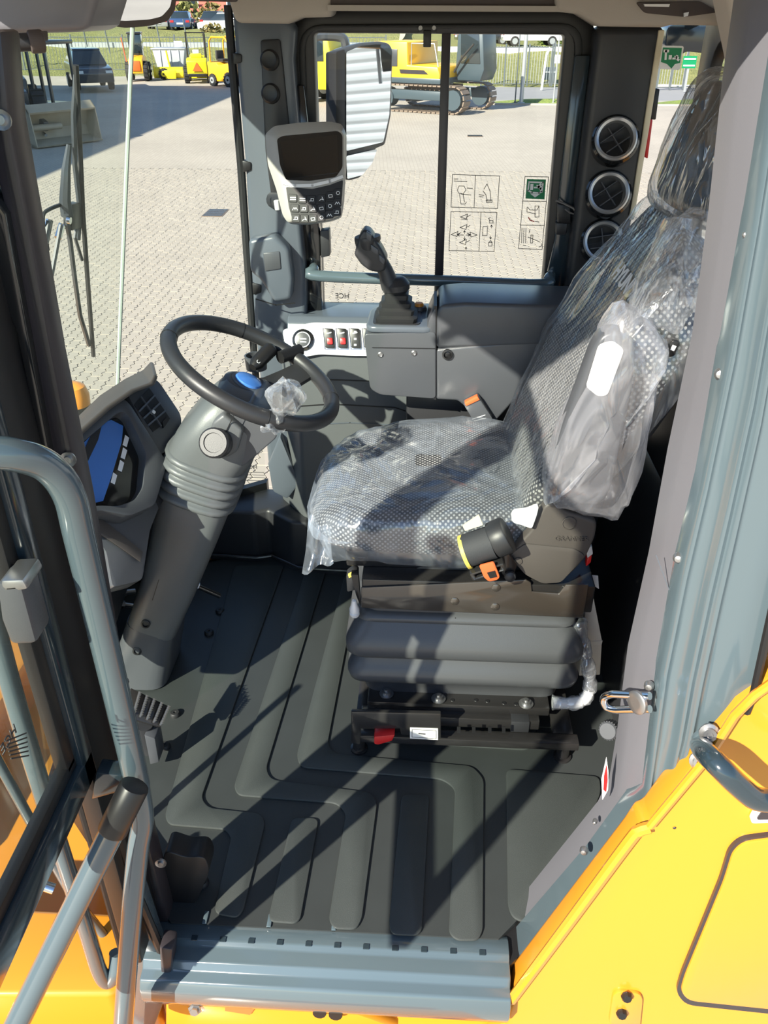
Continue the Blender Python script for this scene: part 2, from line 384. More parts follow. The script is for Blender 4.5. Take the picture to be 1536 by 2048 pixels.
for px, py in ((335, 1900), (350, 1925)):
    MB().lathe(at(px, py, Y=.935), (0.2, -.9, .5), [(.011, 0), (.011, .004), (.006, .009)], 10).build('weld_bead', M['zinc'], sill)

# ---- far side wall: lower console, window, pillars
wall = struct('wall_right', 'grey plastic side console and wall under the far window', (0, 2.34, 0))
plan = [(-.375, 2.262), (.62, 2.262), (.62, 2.46), (-.47, 2.46), (-.468, 2.38)]
MB().prism([(x, y, .185) for x, y in plan], (0, 0, .582)).build('console_side', M['column'], wall, bevel=.012, seg=3)
# slanted upper edge under the switch panel and the shelf along the window
sh = [(2.262, .762), (2.262, .768), (2.294, .832), (2.315, .845), (2.46, .845), (2.46, .762)]
MB().loft([[Vector((x, y, z)) for y, z in sh] for x in (-.40, .62)]).build('console_shelf', M['pillar'], wall, bevel=.008, seg=3)
# seams, and one lighter ribbon painted as an edge highlight
ND = Vector((0, -1, 0))
def seam(px, Y, wd=.003, par=wall, m='black', n='seam'):
    return MB().ribbon(P(px, Y=Y), wd, ND, .0012).build(n, M[m], par)
seam([(592, 757), (740, 762)], 2.261); seam([(600, 812), (660, 808), (790, 815), (830, 828), (850, 845)], 2.261)
seam([(600, 850), (700, 845), (830, 852)], 2.261, .003, m='pillar', n='edge_highlight')
MB().lathe(at(738, 772, Y=2.262), (0, -1, 0), [(.012, 0), (.012, .001), (.002, .0015)], 14).build('cap', M['column'], wall)
# black kick panel, raised edge of the foot well
kick = [(-.80, 2.30), (-.55, 2.285), (-.505, 2.31), (-.42, 2.235), (-.36, 2.235), (-.36, 2.45), (-.80, 2.45)]
MB().prism([(x, y, -.012) for x, y in kick], (0, 0, .205)).build('kick_panel', M['console_dark'], wall, bevel=.012, seg=3)
MB().bb((-.36, 2.22, -.012), (.62, 2.46, .19)).build('kick_panel', M['console_dark'], wall, bevel=.008)
MB().tube([(-.72, 2.285, .02), (-.55, 2.275, .02), (-.50, 2.29, .02), (-.40, 2.225, .02), (-.2, 2.215, .02)], .006, 8).build('edge_bead', M['steel_black'], wall)

# far window
win = struct('window_1', 'side window with black frame, middle bar and two panes', (0, 2.43, .87))
W_in = P([(628, 66), (1131, 70), (1083, 606), (646, 630)], Y=2.40)
W_out = P([(574, 14), (1200, 12), (1135, 660), (600, 668)], Y=2.40)
MB().ring(rnd(W_out, .09, 5), rnd(W_in, .012, 5), (0, .06, 0)).build('window_frame', M['black'], win, bevel=.006)
W_lip = P([(596, 50), (1170, 46), (1118, 650), (616, 655)], Y=2.385)
MB().ring(rnd(W_lip, .06, 5), rnd(P([(608, 58), (1154, 58), (1103, 640), (628, 645)], Y=2.385), .05, 5), (0, .02, 0)).build('rubber_seal', M['rubber'], win, bevel=.004)
MB().prism(P([(884, 62), (902, 62), (885, 600), (868, 600)], Y=2.405), (0, .03, 0)).build('middle_bar', M['dark_trim'], win, bevel=.003)
gy = 2.432
MB().prism(P([(622, 60), (893, 60), (876, 640), (640, 640)], Y=gy), (0, .004, 0)).build('pane', M['glass'], win)
MB().prism(P([(893, 60), (1140, 60), (1080, 640), (876, 640)], Y=gy), (0, .004, 0)).build('pane', M['glass'], win)
lt = MB().bb(at(838, 50, Y=2.385), at(872, 66, Y=2.40)); lt.bb(at(847, 60, Y=2.38), at(862, 94, Y=2.40)); lt.build('latch', M['black'], win, bevel=.002)
for px in (841, 868): MB().lathe(at(px, 56, Y=2.385), (0, -1, .1), [(.006, 0), (.005, .003), (.001, .003)], 10).build('screw', M['zinc'], win)
# hinge block on the left jamb, catch on the right jamb
MB().prism(P([(640, 462), (658, 460), (660, 512), (642, 516)], Y=2.36), (0, .04, 0)).build('hinge_block', M['console_dark'], win, bevel=.003)
MB().prism(P([(628, 475), (645, 475), (645, 510), (630, 505)], Y=2.375), (0, .03, 0)).build('hinge_plate', M['black'], win, bevel=.002)
catch = thing('window_catch', 'small black clip catch on the right jamb of the far window', 'catch', at(1130, 440, Y=2.36))
MB().prism(P([(1116, 408), (1140, 412), (1142, 448), (1116, 446)], Y=2.355), (0, .03, 0)).build('body', M['black'], catch, bevel=.003)
MB().prism(P([(1112, 446), (1136, 447), (1132, 470), (1112, 470)], Y=2.36), (0, .025, 0)).build('lever', M['console_dark'], catch, bevel=.003)
MB().tube(P([(1112, 401), (1128, 407), (1146, 416), (1158, 430)], Y=2.35), .003, 6).build('wire', M['zinc'], catch)
MB().tube(P([(1130, 418), (1140, 426), (1160, 430)], Y=2.35), .0025, 6).build('wire', M['zinc'], catch)
# dark grey-green inner jamb at the right of the window
MB().prism(P([(1150, 110), (1182, 110), (1152, 360), (1136, 520), (1126, 660), (1086, 660), (1095, 545), (1110, 480), (1122, 350)], Y=2.375), (0, .03, 0)).build('jamb', M['teal_dark'], win, bevel=.006)
MB().prism(P([(590, 170), (608, 170), (640, 470), (644, 622), (620, 640), (604, 620), (596, 400)], Y=2.37), (0, .035, 0)).build('jamb', M['black_gloss'], win, bevel=.006)

rail = thing('grab_rail', 'teal tubular grab rail across the bottom of the far window', 'rail', at(860, 562, Y=2.33))
rp = [at(628, 532, Y=2.40), at(628, 540, Y=2.345), at(640, 552, Y=2.325), at(900, 562, Y=2.325), at(1080, 569, Y=2.325), at(1098, 556, Y=2.35), at(1102, 548, Y=2.40)]
MB().tube(smooth(rp, 6), .0155, 14).build('tube', M['teal'], rail)

# ---- front right pillar
fp = struct('trim_2', 'grey plastic trim of the front right pillar', (-.43, 2.3, .8))
pil = [(463, 20), (560, 30), (590, 52), (585, 120), (596, 250), (598, 420), (612, 560), (612, 660), (592, 668), (580, 690), (585, 880), (545, 985), (536, 930), (508, 640), (498, 480), (490, 330), (472, 120)]
MB().prism(P(pil, Y=2.33), (0, .12, 0)).build('pillar_trim', M['pillar'], fp, bevel=.014, seg=3)
MB().prism(P([(520, 80), (560, 78), (566, 130), (578, 250), (560, 420), (545, 420), (530, 300)], Y=2.322), (0, .02, 0)).build('dark_inset', M['console_dark'], fp, bevel=.006)
for py in (120, 187):
    c = at(539 + (py - 120) * .03, py, Y=2.318)
    MB().lathe(c, (-.1, -1, .15), [(.024, -.01), (.024, .002), (.019, .006), (.012, .004), (.0, .005)], 20).build('round_grommet', M['black'], fp)
# bulged lower block with square blanking cap
MB().prism(rnd(P([(496, 480), (550, 470), (578, 500), (586, 560), (582, 600), (548, 606), (520, 560), (500, 545)], Y=2.285), .012, 3), (0, .06, 0)).build('lower_block', M['pillar'], fp, bevel=.012, seg=3)
MB().prism(P([(526, 507), (559, 503), (562, 538), (530, 543)], Y=2.281), (0, .01, 0)).build('blank_cap', M['console'], fp, bevel=.003)
seam([(512, 598), (552, 610), (590, 606)], 2.284, .003, fp)
# black rubber edge and its clips towards the quarter glass
MB().tube(P([(456, 10), (464, 120), (482, 330), (492, 480), (503, 640), (512, 760)], Y=2.36), .011, 8).build('edge_seal', M['rubber'], fp)
for px, py in ((473, 117), (492, 333), (512, 578)):
    MB().prism(P([(px - 8, py - 12), (px + 10, py - 8), (px + 10, py + 8), (px - 6, py + 12)], Y=2.325), (0, .03, 0)).build('seal_clip', M['black'], fp, bevel=.003)
MB().prism(P([(535, 930), (560, 870), (600, 968), (575, 1000), (545, 985)], Y=2.30), (0, .1, 0)).build('foot_trim', M['pillar'], fp, bevel=.01)

# ---- rear right pillar with three round vents
rp_ = struct('trim_3', 'dark grey plastic trim of the rear right pillar', (.48, 2.3, .9))
rpl = [(1194, 52), (1334, 52), (1322, 110), (1300, 240), (1278, 380), (1225, 640), (1130, 700), (1122, 640), (1136, 530), (1160, 330), (1186, 120)]
MB().prism(P(rpl, Y=2.335), (0, .10, 0)).build('pillar_trim', M['console_dark'], rp_, bevel=.02, seg=4)
MB().prism(P([(1318, 60), (1330, 60), (1300, 250), (1268, 440), (1258, 440), (1288, 250)], Y=2.33), (0, .03, 0)).build('edge_strip', M['cream'], rp_, bevel=.003)  # beige colour paints in the warm reflection along this edge
AXV = Vector((-.08, -.93, .36)).normalized()
vlab = ['topmost round air vent with chrome ring on the rear pillar', 'middle round air vent with chrome ring on the rear pillar', 'lowest round air vent on the rear pillar, half hidden behind the seat']
for k, (px, py) in enumerate(((1231, 279), (1217, 387), (1206, 483))):
    c = at(px, py, Y=2.312); v = thing('round_air_vent', vlab[k], 'air vent', c, 'round pillar vents')
    MB().lathe(c, AXV, [(.060, -.034), (.060, .0), (.055, .006), (.052, .004), (.050, -.030)], 32).build('socket', M['black_gloss'], v)
    MB().lathe(c, AXV, [(.0525, -.032), (.053, .010), (.049, .014), (.043, .010), (.041, -.026)], 36).build('chrome_ring', M['satin'], v)
    MB().lathe(c, AXV, [(.040, -.027), (.040, -.0235), (.0, -.0235)], 28).build('bowl', M['black'], v)
    u = AXV.cross(Vector((1, 0, 0))).normalized(); r_ = u.cross(AXV)
    ra = [.6, .6, .15][k]; d1 = (r_ * math.cos(ra) + u * math.sin(ra)); d2 = AXV.cross(d1)
    for q in (-.014, .014):
        b0 = c + d2 * q - AXV * .006; L = math.sqrt(.037 ** 2 - q * q)
        MB().box(b0, (2 * L, .0025, .012), Matrix((d1, d2, AXV)).transposed()).build('slat', M['bellows'], v)
    MB().box(c - AXV * .008, (.003, .07, .012), Matrix((d1, d2, AXV)).transposed()).build('slat', M['bellows'], v)

# ---- rear: wall, rear window
rw = struct('wall_rear', 'black plastic rear wall behind the seat', (.66, 1.7, 0))
MB().bb((.66, 1.10, -.05), (.72, 2.46, .92)).build('rear_panel', M['console_dark'], rw, bevel=.01)
MB().prism([(.52, 1.30, -.01), (.66, 1.28, -.01), (.66, 1.28, .5), (.60, 1.30, .42)], (0, 1.1, 0)).build('rear_slope', M['console_dark'], rw, bevel=.01)
MB().tube([(.655, 1.42, .92), (.64, 1.40, .66), (.635, 1.36, .55)], .006, 6).build('piping', M['console'], rw)
w2 = struct('window_2', 'rear window with rounded black frame', (.70, 1.8, .92))
def prr(y, z): return Vector((.685, y, z))
outer = rnd([prr(1.0, .90), prr(2.46, .90), prr(2.46, 1.62), prr(1.0, 1.62)], .02, 5)
inner = rnd([prr(1.06, .97), prr(2.36, .97), prr(2.36, 1.545), prr(1.06, 1.545)], .09, 5)
MB().ring(outer, inner, (.03, 0, 0)).build('window_frame', M['black'], w2, bevel=.004)
MB().bb((.70, 1.03, .93), (.704, 2.42, 1.6)).build('pane', M['glass'], w2)

# ---- windscreen with left and right quarter panes (frameless, raked)
def wsx(z): return -.85 + .21 * (z - .75)
w3 = struct('window_3', 'curved front windscreen in three tinted panes', (-.93, 1.65, .35))
def quad(a, b, c, d, nm, m, par, th=.005):
    n = (b - a).cross(c - a).normalized() * th
    MB().prism([a, b, c, d], n).build(nm, M[m], par)
V = Vector
zl, zh = .05, 1.60
quad(V((wsx(zl) + .13, 1.30, zl)), V((wsx(zl), 2.12, zl)), V((wsx(zh), 2.12, zh)), V((wsx(zh), 1.30, zh)), 'pane', 'glass_green', w3)
quad(V((wsx(.2), 2.125, .2)), V((-.53, 2.42, .2)), V((-.50, 2.42, zh)), V((wsx(zh), 2.125, zh)), 'pane', 'glass', w3)
quad(V((-.50, .97, .08)), V((wsx(.08) + .13, 1.295, .08)), V((wsx(zh), 1.295, zh)), V((-.47, .97, zh)), 'pane', 'glass', w3)
MB().tube([(wsx(.3), 2.122, .3), (wsx(zh), 2.122, zh)], .0055, 8).build('pane_joint', M['pane_edge'], w3)
wf = struct('wall_front', 'dark front bulkhead below the windscreen', (-.95, 1.65, 0))
MB().loft([[V((-1.0 + o, y, -.05)), V((-.97 + o, y, -.05)), V((-.888 + o, y, .52)), V((-.918 + o, y, .52))] for y, o in ((1.62, .08), (2.14, .0))]).build('bulkhead', M['black'], wf, bevel=.004)
MB().loft([[V((-1.0 + o, y, -.05)), V((-.97 + o, y, -.05)), V((-.965 + o, y, .04)), V((-1.0 + o, y, .04))] for y, o in ((1.30, .13), (1.64, .08))]).build('bulkhead', M['black'], wf, bevel=.004)
MB().prism([(-.85, 1.30, -.05), (-.52, .96, -.05), (-.52, .985, -.05), (-.84, 1.33, -.05)], (0, 0, .12)).build('bulkhead_corner', M['black'], wf)
MB().prism([(-.985, 2.12, -.05), (-.53, 2.44, -.05), (-.53, 2.47, -.05), (-1.0, 2.14, -.05)], (0, 0, .27)).build('bulkhead_corner', M['black'], wf)

# ---- ceiling and headers
ce = struct('ceiling', 'light beige headliner and cab roof', (0, 1.65, 1.64))
MB().prism([(-.70, 1.27, 1.655), (-.55, .90, 1.655), (.72, .90, 1.655), (.74, 2.50, 1.655), (-.52, 2.50, 1.655), (-.78, 2.18, 1.655)], (0, 0, .12)).build('roof_panel', M['liner'], ce, bevel=.02)
MB().prism(P([(440, -60), (665, -60), (665, 34), (600, 36), (575, 48), (470, 46), (462, 20)], Y=2.30), (0, .14, 0)).build('corner_liner', M['liner'], ce, bevel=.014, seg=3)
MB().prism(P([(660, -60), (1130, -60), (1120, 14), (1108, 22), (660, 20)], Y=2.30), (0, .10, 0)).build('header_liner', M['liner_dark'], ce, bevel=.006)
MB().prism(P([(655, 10), (1125, 12), (1130, 24), (655, 22)], Y=2.292), (0, .01, 0)).build('header_edge', M['liner'], ce)
MB().prism(P([(1105, -60), (1536, -60), (1536, 75), (1480, 52), (1345, 50), (1325, 55), (1200, 53), (1160, 28), (1112, 22)], Y=2.285), (0, .14, 0)).build('corner_liner', M['liner'], ce, bevel=.014, seg=3)
MB().prism(P([(1440, -80), (1560, -80), (1560, 330), (1500, 330), (1488, 180), (1478, 110), (1468, 60)], Y=1.22), (0, .08, 0)).build('rear_corner_liner', M['liner'], ce, bevel=.014, seg=3)
lam = thing('roof_lamp', 'recessed grey roof lamp in the headliner by the rear window', 'lamp', at(1330, 15, Y=2.27))
MB().prism(rnd(P([(1272, 4), (1400, 2), (1440, 24), (1370, 34), (1290, 26)], Y=2.275), .008, 3), (0, .02, 0)).build('housing', M['liner_dark'], lam, bevel=.003)
MB().prism(P([(1288, 8), (1340, 8), (1338, 14), (1290, 13)], Y=2.268), (0, .01, 0)).build('lens', M['white'], lam)
MB().prism(P([(1368, 26), (1378, 24), (1376, 32), (1368, 34)], Y=2.268), (0, .01, 0)).build('latch', M['silver'], lam)
# front overhead liner at the left
MB().prism(P([(-60, -80), (215, -80), (190, 12), (178, 52), (165, 64), (60, 67), (-60, 70)], Y=1.30), (0, .14, 0)).build('front_liner', M['post_trim'], ce, bevel=.012, seg=3)
MB().prism(P([(200, -80), (470, -80), (468, 4), (360, 2), (195, 6)], Y=2.05), (0, .05, 0)).build('front_liner', M['liner_dark'], ce, bevel=.006)
# roller blind bar
rb = thing('roller_blind', 'dark roller blind tube under the headliner by the windscreen', 'blind', at(30, 85, Y=1.22))
MB().cyl(at(-80, 90, Y=1.2), at(62, 84, Y=1.24), .011, n=14).build('tube', M['console_dark'], rb)
MB().cyl(at(58, 84, Y=1.235), at(88, 82, Y=1.245), .014, n=16).build('end_cap', M['liner_dark'], rb, bevel=.003)
MB().prism(P([(62, 64), (84, 62), (86, 82), (66, 84)], Y=1.235), (0, .02, 0)).build('bracket', M['liner_dark'], rb, bevel=.002)

# ---- near left front pillar (door opening edge)
lp = struct('trim_4', 'dark front left door pillar with hinge screws', (-.5, .97, 0))
Lp = [(-40, 60), (2, 60), (18, 240), (62, 480), (105, 720), (165, 1010), (232, 1380), (300, 1700), (352, 1900), (330, 1915), (300, 1800), (255, 1610), (205, 1400), (130, 1080), (92, 880), (50, 640), (8, 420), (-40, 220)]
MB().prism(P(Lp, Y=.99), (0, .05, 0)).build('pillar_face', M['dark_trim'], lp, bevel=.006)
Lg = [(-60, 330), (10, 430), (50, 650), (95, 890), (135, 1090), (210, 1410), (260, 1625), (300, 1810), (330, 1920), (318, 1930), (285, 1820), (240, 1620), (190, 1400), (115, 1085), (80, 900), (30, 660), (-60, 470)]
MB().prism(P(Lg, Y=.975), (0, .04, 0)).build('door_seal', M['black_gloss'], lp, bevel=.004)
for px, py in ((137, 918), (4, 240), (245, 1362), (322, 1725)):
    c = at(px, py, Y=.988); MB().lathe(c, (.1, -1, .1), [(.011, 0), (.011, .003), (.006, .002), (.005, .006), (.001, .006)], 14).build('screw', M['zinc'], lp)
MB().bb((-.548, .885, .02), (-.515, 1.0, 1.64)).build('hinge_cover', M['black'], lp, bevel=.006)
# black lower corner of the opening
MB().prism(rnd(P([(330, 1700), (372, 1716), (408, 1712), (420, 1740), (395, 1800), (362, 1852), (345, 1880), (318, 1760)], Y=1.03), .02, 4), (0, .05, 0)).build('lower_gusset', M['black'], lp, bevel=.008, seg=3)

# ---- near rear door post: inner trim and fluted painted post
np_ = struct('trim_5', 'rear door post with lavender grey inner trim and fluted teal outside', (.4, .95, .2))
in_l = [(1505, -60), (1472, 160), (1440, 440), (1405, 690), (1352, 930), (1312, 1140), (1268, 1330), (1245, 1500), (1228, 1600), (1205, 1645), (1150, 1712), (1008, 1884)]
in_r = [(1560, 60), (1530, 240), (1502, 420), (1455, 690), (1400, 960), (1358, 1140), (1318, 1340), (1300, 1480), (1288, 1580), (1262, 1625), (1180, 1735), (1012, 1925)]
def strip(l, r, Yl, Yr, fn, nu, name, m, par, back=.05):
    L = [at(x, y, Y=Yl) for x, y in l]; Rr = [at(x, y, Y=Yr) for x, y in r]
    b = MB(); n = len(L); rings = []
    for i in range(n):
        front = [L[i].lerp(Rr[i], k / nu) + Vector((0, -fn(k / nu), 0)) for k in range(nu + 1)]
        rings.append(front + [front[-1] + Vector((0, back, 0)), front[0] + Vector((0, back, 0))])
    return b.loft(rings).build(name, M[m], par, ang=50)
strip(in_l, in_r, 1.05, .985, lambda s: .004 * math.sin(s * 3.14), 6, 'inner_trim', 'post_trim', np_)
out_l = in_r
out_r = [(1640, 480), (1620, 640), (1600, 800), (1570, 1000), (1545, 1120), (1525, 1230), (1500, 1350), (1478, 1420), (1440, 1478), (1390, 1545), (1262, 1702), (1022, 2012)]
def flute(s):
    d = .0
    for c, wd, a in ((.05, .05, .010), (.30, .05, .009), (.42, .04, .009), (.72, .2, .006)): d += a * math.exp(-((s - c) / wd) ** 2)
    return d + .02 * min(1, s * 3)
strip(out_l, out_r, .975, .935, flute, 44, 'fluted_post', 'teal', np_)
seam([(1312, 1110), (1347, 1203)], 1.0, .0012, np_, 'pillar', 'trim_joint')
MB().tube(P([(1560, 130), (1505, 440), (1470, 640), (1430, 850), (1385, 1060)], Y=.978), .004, 6).build('shadow_gap', M['black'], np_)
for px, py in ((1441, 748), (1357, 1116), (1298, 1372), (1168, 1702), (1020, 1898), (1190, 1643), (1492, 470)):
    c = at(px, py, Y=.985 if px != 1190 else 1.03); rr = .008 if px not in (1190, 1492) else .0045
    MB().lathe(c, (-.35, -.9, .2), [(rr, -.004), (rr * .96, .002), (rr * .6, .006), (.0005, .007)], 16).build('screw', M['zinc'], np_)
# rear quarter glass behind the post
MB().tube(P([(1560, 1150), (1508, 1385), (1492, 1425)], Y=.90), .006, 8).build('glass_seal', M['black'], np_)
w4 = struct('window_4', 'rear left quarter glass beside the door post', (.6, .93, .9))
MB().prism(P([(1560, 1130), (1506, 1392), (1560, 1350), (1900, 900), (1900, 300), (1640, 480)], Y=.925), (0, .004, 0)).build('pane', M['glass'], w4)
# ================================================================ steering column and wheel
AX = Vector((.36, 0, .933)).normalized()          # column axis, leaning towards the seat
CY = 1.75
def sec(cx, z, hx, hy, n=5, ry=.6, cy=CY, ax=None):
    """rounded rectangle across the column axis"""
    a = ax or AX; u = Vector((a.z, 0, -a.x)); v = Vector((0, 1, 0)); c = Vector((cx, cy, z))
    p = rnd([c - u * hx - v * hy, c + u * hx - v * hy, c + u * hx + v * hy, c - u * hx + v * hy], min(hx, hy) * ry, n)
    return p
col = thing('steering_column', 'grey plastic steering column with ribbed bellows rising from the floor', 'steering column', (-.74, CY, 0))
MB().loft([sec(-.775, .005, .085, .105, ax=Vector((0, 0, 1))), sec(-.765, .04, .082, .10), sec(-.735, .12, .072, .095), sec(-.712, .19, .066, .09)]).build('column_foot', M['console'], col, ang=60)
MB().loft([sec(-.712, .185, .066, .09), sec(-.65, .32, .070, .092), sec(-.583, .49, .080, .098), sec(-.545, .60, .090, .102)]).build('lower_shroud', M['column'], col, ang=50)
# bellows
rings = []
z, x = .585, -.562
for k in range(5):
    for dz, g in ((0, .087), (.006, .097), (.013, .100), (.019, .095), (.0225, .087)):
        zz = z + k * .0235 + dz; rings.append(sec(-.545 + (zz - .60) * .40, zz, g, g + .014, ry=.75))
MB().loft(rings).build('bellows', M['column'], col, ang=70)
# upper cowl
MB().loft([sec(-.505, .70, .092, .106, ry=.7), sec(-.482, .735, .094, .108, ry=.7), sec(-.440, .80, .082, .10, ry=.75), sec(-.420, .840, .062, .08, ry=.8), sec(-.412, .86, .045, .06, ry=.9)]).build('upper_cowl', M['column'], col, ang=60)
MB().prism(rnd(P([(430, 838), (500, 812), (540, 850), (558, 872), (520, 905), (486, 935), (440, 930)], Y=1.655), .015, 3), (0, .17, 0)).build('lever_housing', M['console'], col, bevel=.012, seg=3)
MB().prism(P([(424, 845), (446, 828), (486, 862), (474, 905), (452, 918), (410, 900)], Y=1.632), (0, .03, 0)).build('knob_recess', M['column'], col, bevel=.008, seg=3)
kb = at(432, 886, Y=1.612); ka = Vector((-.05, -.88, .47)).normalized()
MB().lathe(kb, ka, [(.030, -.03), (.034, -.012), (.034, -.004), (.030, .004), (.034, .008), (.034, .016), (.030, .021), (.022, .021), (.021, .018), (.0, .018)], 28).build('tilt_knob', M['console_dark'], col)
MB().ribbon(P([(470, 826), (432, 905)], Y=1.63), .002, ND).build('seam', M['black'], col)
MB().ribbon([at(396, 1130, Y=1.655), at(372, 1060, Y=1.655)] and P([(352, 1003), (330, 1120), (305, 1200)], Y=1.657), .002, ND).build('seam', M['black'], col)
for px, py in ((291, 1248), (274, 1302)):
    c = at(px, py, Y=1.655); MB().lathe(c, (.1, -.95, .2), [(.012, -.004), (.012, .002), (.008, .003), (.007, -.002), (.0, -.002)], 16).build('screw_hole', M['black'], col)

WC = Vector((-.396, 1.78, .888)); WA = Vector((math.sin(R(27)), 0, math.cos(R(27))))
WU = Vector((0, 1, 0)); WV = WA.cross(WU)
wh = thing('steering_wheel', 'black steering wheel with one wide spoke and a spinner knob in clear film', 'steering wheel', WC - WA * .06)
def wpt(a, r, h=0): return WC + (WU * math.cos(a) + WV * math.sin(a)) * r + WA * h
MB().tube([wpt(k * math.pi / 32, .2) for k in range(64)], .0185, 16, closed=True).build('rim', M['console_dark'], wh)
for a in (R(200), R(285), R(20), R(100)):       # seams of the grip
    MB().tube([wpt(a, .2) + (WA * math.cos(t) + (wpt(a, 1) - WC).normalized() * math.sin(t)) * .0187 for t in [k * math.pi / 8 for k in range(16)]], .0012, 4, closed=True).build('grip_seam', M['black'], wh)
hubc = WC - WA * .055
MB().lathe(hubc, WA, [(.030, -.06), (.055, -.045), (.062, -.01), (.055, .016), (.046, .022), (.040, .023), (.0, .020)], 28).build('hub', M['console'], wh)
MB().lathe(hubc + WA * .021, WA, [(.040, 0), (.040, .004), (.036, .005), (.0, .006)], 28).build('hub_ring', M['pillar'], wh)
MB().lathe(hubc + WA * .027, WA, [(.033, 0), (.030, .005), (.018, .009), (.0, .010)], 24).build('hub_badge', M['blue_film'], wh)
def spoke(a, w0, w1):
    d = (wpt(a, 1) - WC).normalized(); s = WA.cross(d); b = MB(); rr = []
    for t, wd, h in ((.03, w0, -.058), (.09, w0 * .95, -.052), (.14, (w0 + w1) / 2, -.032), (.195, w1, -.004)):
        c = WC + d * t + WA * h; rr.append([c - s * wd - WA * .010, c + s * wd - WA * .010, c + s * wd + WA * .008, c - s * wd + WA * .008])
    return b.loft(rr).build('spoke', M['console_dark'], wh, bevel=.005)
sp_a = math.atan2((at(640, 735, PL=(WC, WA)) - WC).dot(WV), (at(640, 735, PL=(WC, WA)) - WC).dot(WU))
spoke(sp_a, .036, .030)
sp_b = math.atan2((at(440, 845, PL=(WC, WA)) - WC).dot(WV), (at(440, 845, PL=(WC, WA)) - WC).dot(WU))
spoke(sp_b, .030, .034)
# spinner knob on the rim, wrapped in film
ka = at(545, 815, PL=(WC, WA)); kd = (ka - WC).normalized(); kb = WC + kd * .183
kn = MB().lathe(kb, WA, [(.014, 0), (.012, .025), (.026, .034), (.030, .048), (.026, .062), (.010, .068), (.0, .068)], 20).build('spinner_knob', M['black'], wh)
def bag_pt(c, ax, u, v, seed, rx, h):
    rn = random.Random(seed)
def crumple(c, r, seed, sx=1, sy=1, sz=1, amp=.25, nu=14, nv=20):
    rn = random.Random(seed); ph = [rn.uniform(0, 6.28) for _ in range(8)]
    def fn(u, v):
        th, p = u * math.pi, v * 2 * math.pi
        d = 1 + amp * (.5 * math.sin(5 * p + ph[0] + 3 * math.cos(th)) * math.sin(th) + .35 * math.sin(9 * p + ph[1]) * math.sin(th) + .4 * math.sin(4 * th + ph[2] + 2 * p))
        return Vector(c) + Vector((math.sin(th) * math.cos(p) * sx, math.sin(th) * math.sin(p) * sy, math.cos(th) * sz)) * r * d
    return MB().grid(fn, nu, nv)
fm = thing('knob_film', 'crumpled clear plastic film around the steering wheel spinner knob', 'plastic film', kb)
crumple(kb + WA * .045 + Vector((0, 0, .005)), .040, 3, amp=.22).build('film', M['film_small'], fm, ang=25)
crumple(kb + WA * .01 + Vector((-.012, -.015, -.012)), .026, 5, amp=.4).build('film', M['film_small'], fm, ang=25)

# indicator stalk and cup behind the wheel
st = thing('indicator_stalk', 'black multifunction stalk with white symbols behind the steering wheel', 'stalk', at(525, 735, Y=1.9))
a, b = at(505, 735, Y=1.88), at(545, 695, Y=1.95)
MB().tube([a, a.lerp(b, .2), b.lerp(a, .1), b], [.010, .018, .019, .012], 14).build('stalk', M['black'], st)
n_ = (CAMP - a).normalized(); t_ = (b - a).normalized()
for k, q in enumerate((.3, .45, .6, .75)):
    c = a.lerp(b, q) + n_ * .0195; s_ = t_.cross(n_)
    MB().ribbon([c + (t_ * math.cos(g) + s_ * math.sin(g)) * .005 for g in [j * math.pi / 3 for j in range(6)]], .0015, n_, closed=True).build('symbol', M['print_white'], st)
MB().cyl(at(560, 715, Y=1.93), at(600, 700, Y=1.98), .016, n=12).build('stalk_root', M['black'], st)
ig = thing('column_cup', 'small grey cup shaped bracket beside the indicator stalk', 'bracket', at(510, 720, Y=1.93))
MB().lathe(at(512, 722, Y=1.93), (0, 0, 1), [(.026, -.02), (.028, .015), (.024, .015), (.022, -.012), (.0, -.012)], 20).build('cup', M['console'], ig)

# ================================================================ instrument cluster
DC = at(232, 905, Y=1.60); DN = Vector((.72, -.28, .63)).normalized(); DP = (DC, DN)
cl = thing('instrument_cluster', 'dashboard cluster with hooded blue-film display and air vent', 'dashboard', DC - Vector((.1, 0, .2)))
def D(px, off=0.0): return [at(x, y, PL=(DC + DN * off, DN)) for x, y in px]
bez_o = [(92, 1000), (110, 900), (150, 862), (235, 800), (248, 796), (262, 810), (335, 925), (318, 985), (310, 1010), (260, 1032), (200, 1020), (120, 1060)]
bez_i = [(130, 985), (140, 920), (165, 885), (232, 828), (246, 822), (258, 832), (292, 905), (286, 975), (270, 1000), (235, 1012), (195, 1010), (140, 1030)]
MB().ring(rnd(D(bez_o), .012, 3), rnd(D(bez_i), .012, 3), -DN * .06).build('bezel', M['console'], cl, bevel=.004)
MB().prism(rnd(D(bez_i, -.03), .01, 3), -DN * .02).build('display', M['screen'], cl)
MB().prism(D([(125, 935), (165, 888), (206, 846), (222, 840), (246, 852), (243, 885), (222, 955), (206, 1002), (165, 1012), (140, 985)], -.028), DN * .001).build('blue_film', M['blue_film'], cl)
MB().prism(D([(196, 840), (207, 836), (196, 880), (172, 930), (160, 930), (168, 900)], -.0265), DN * .001).build('film_fold', M['console_dark'], cl)
for k, (px, py) in enumerate(((250, 880), (246, 905), (240, 930), (226, 955))):
    MB().prism(D([(px - 5, py + 10), (px, py - 10), (px + 8, py - 4), (px + 3, py + 14)], -.0285), DN * .001).build('light_mark', M['print_white'], cl)
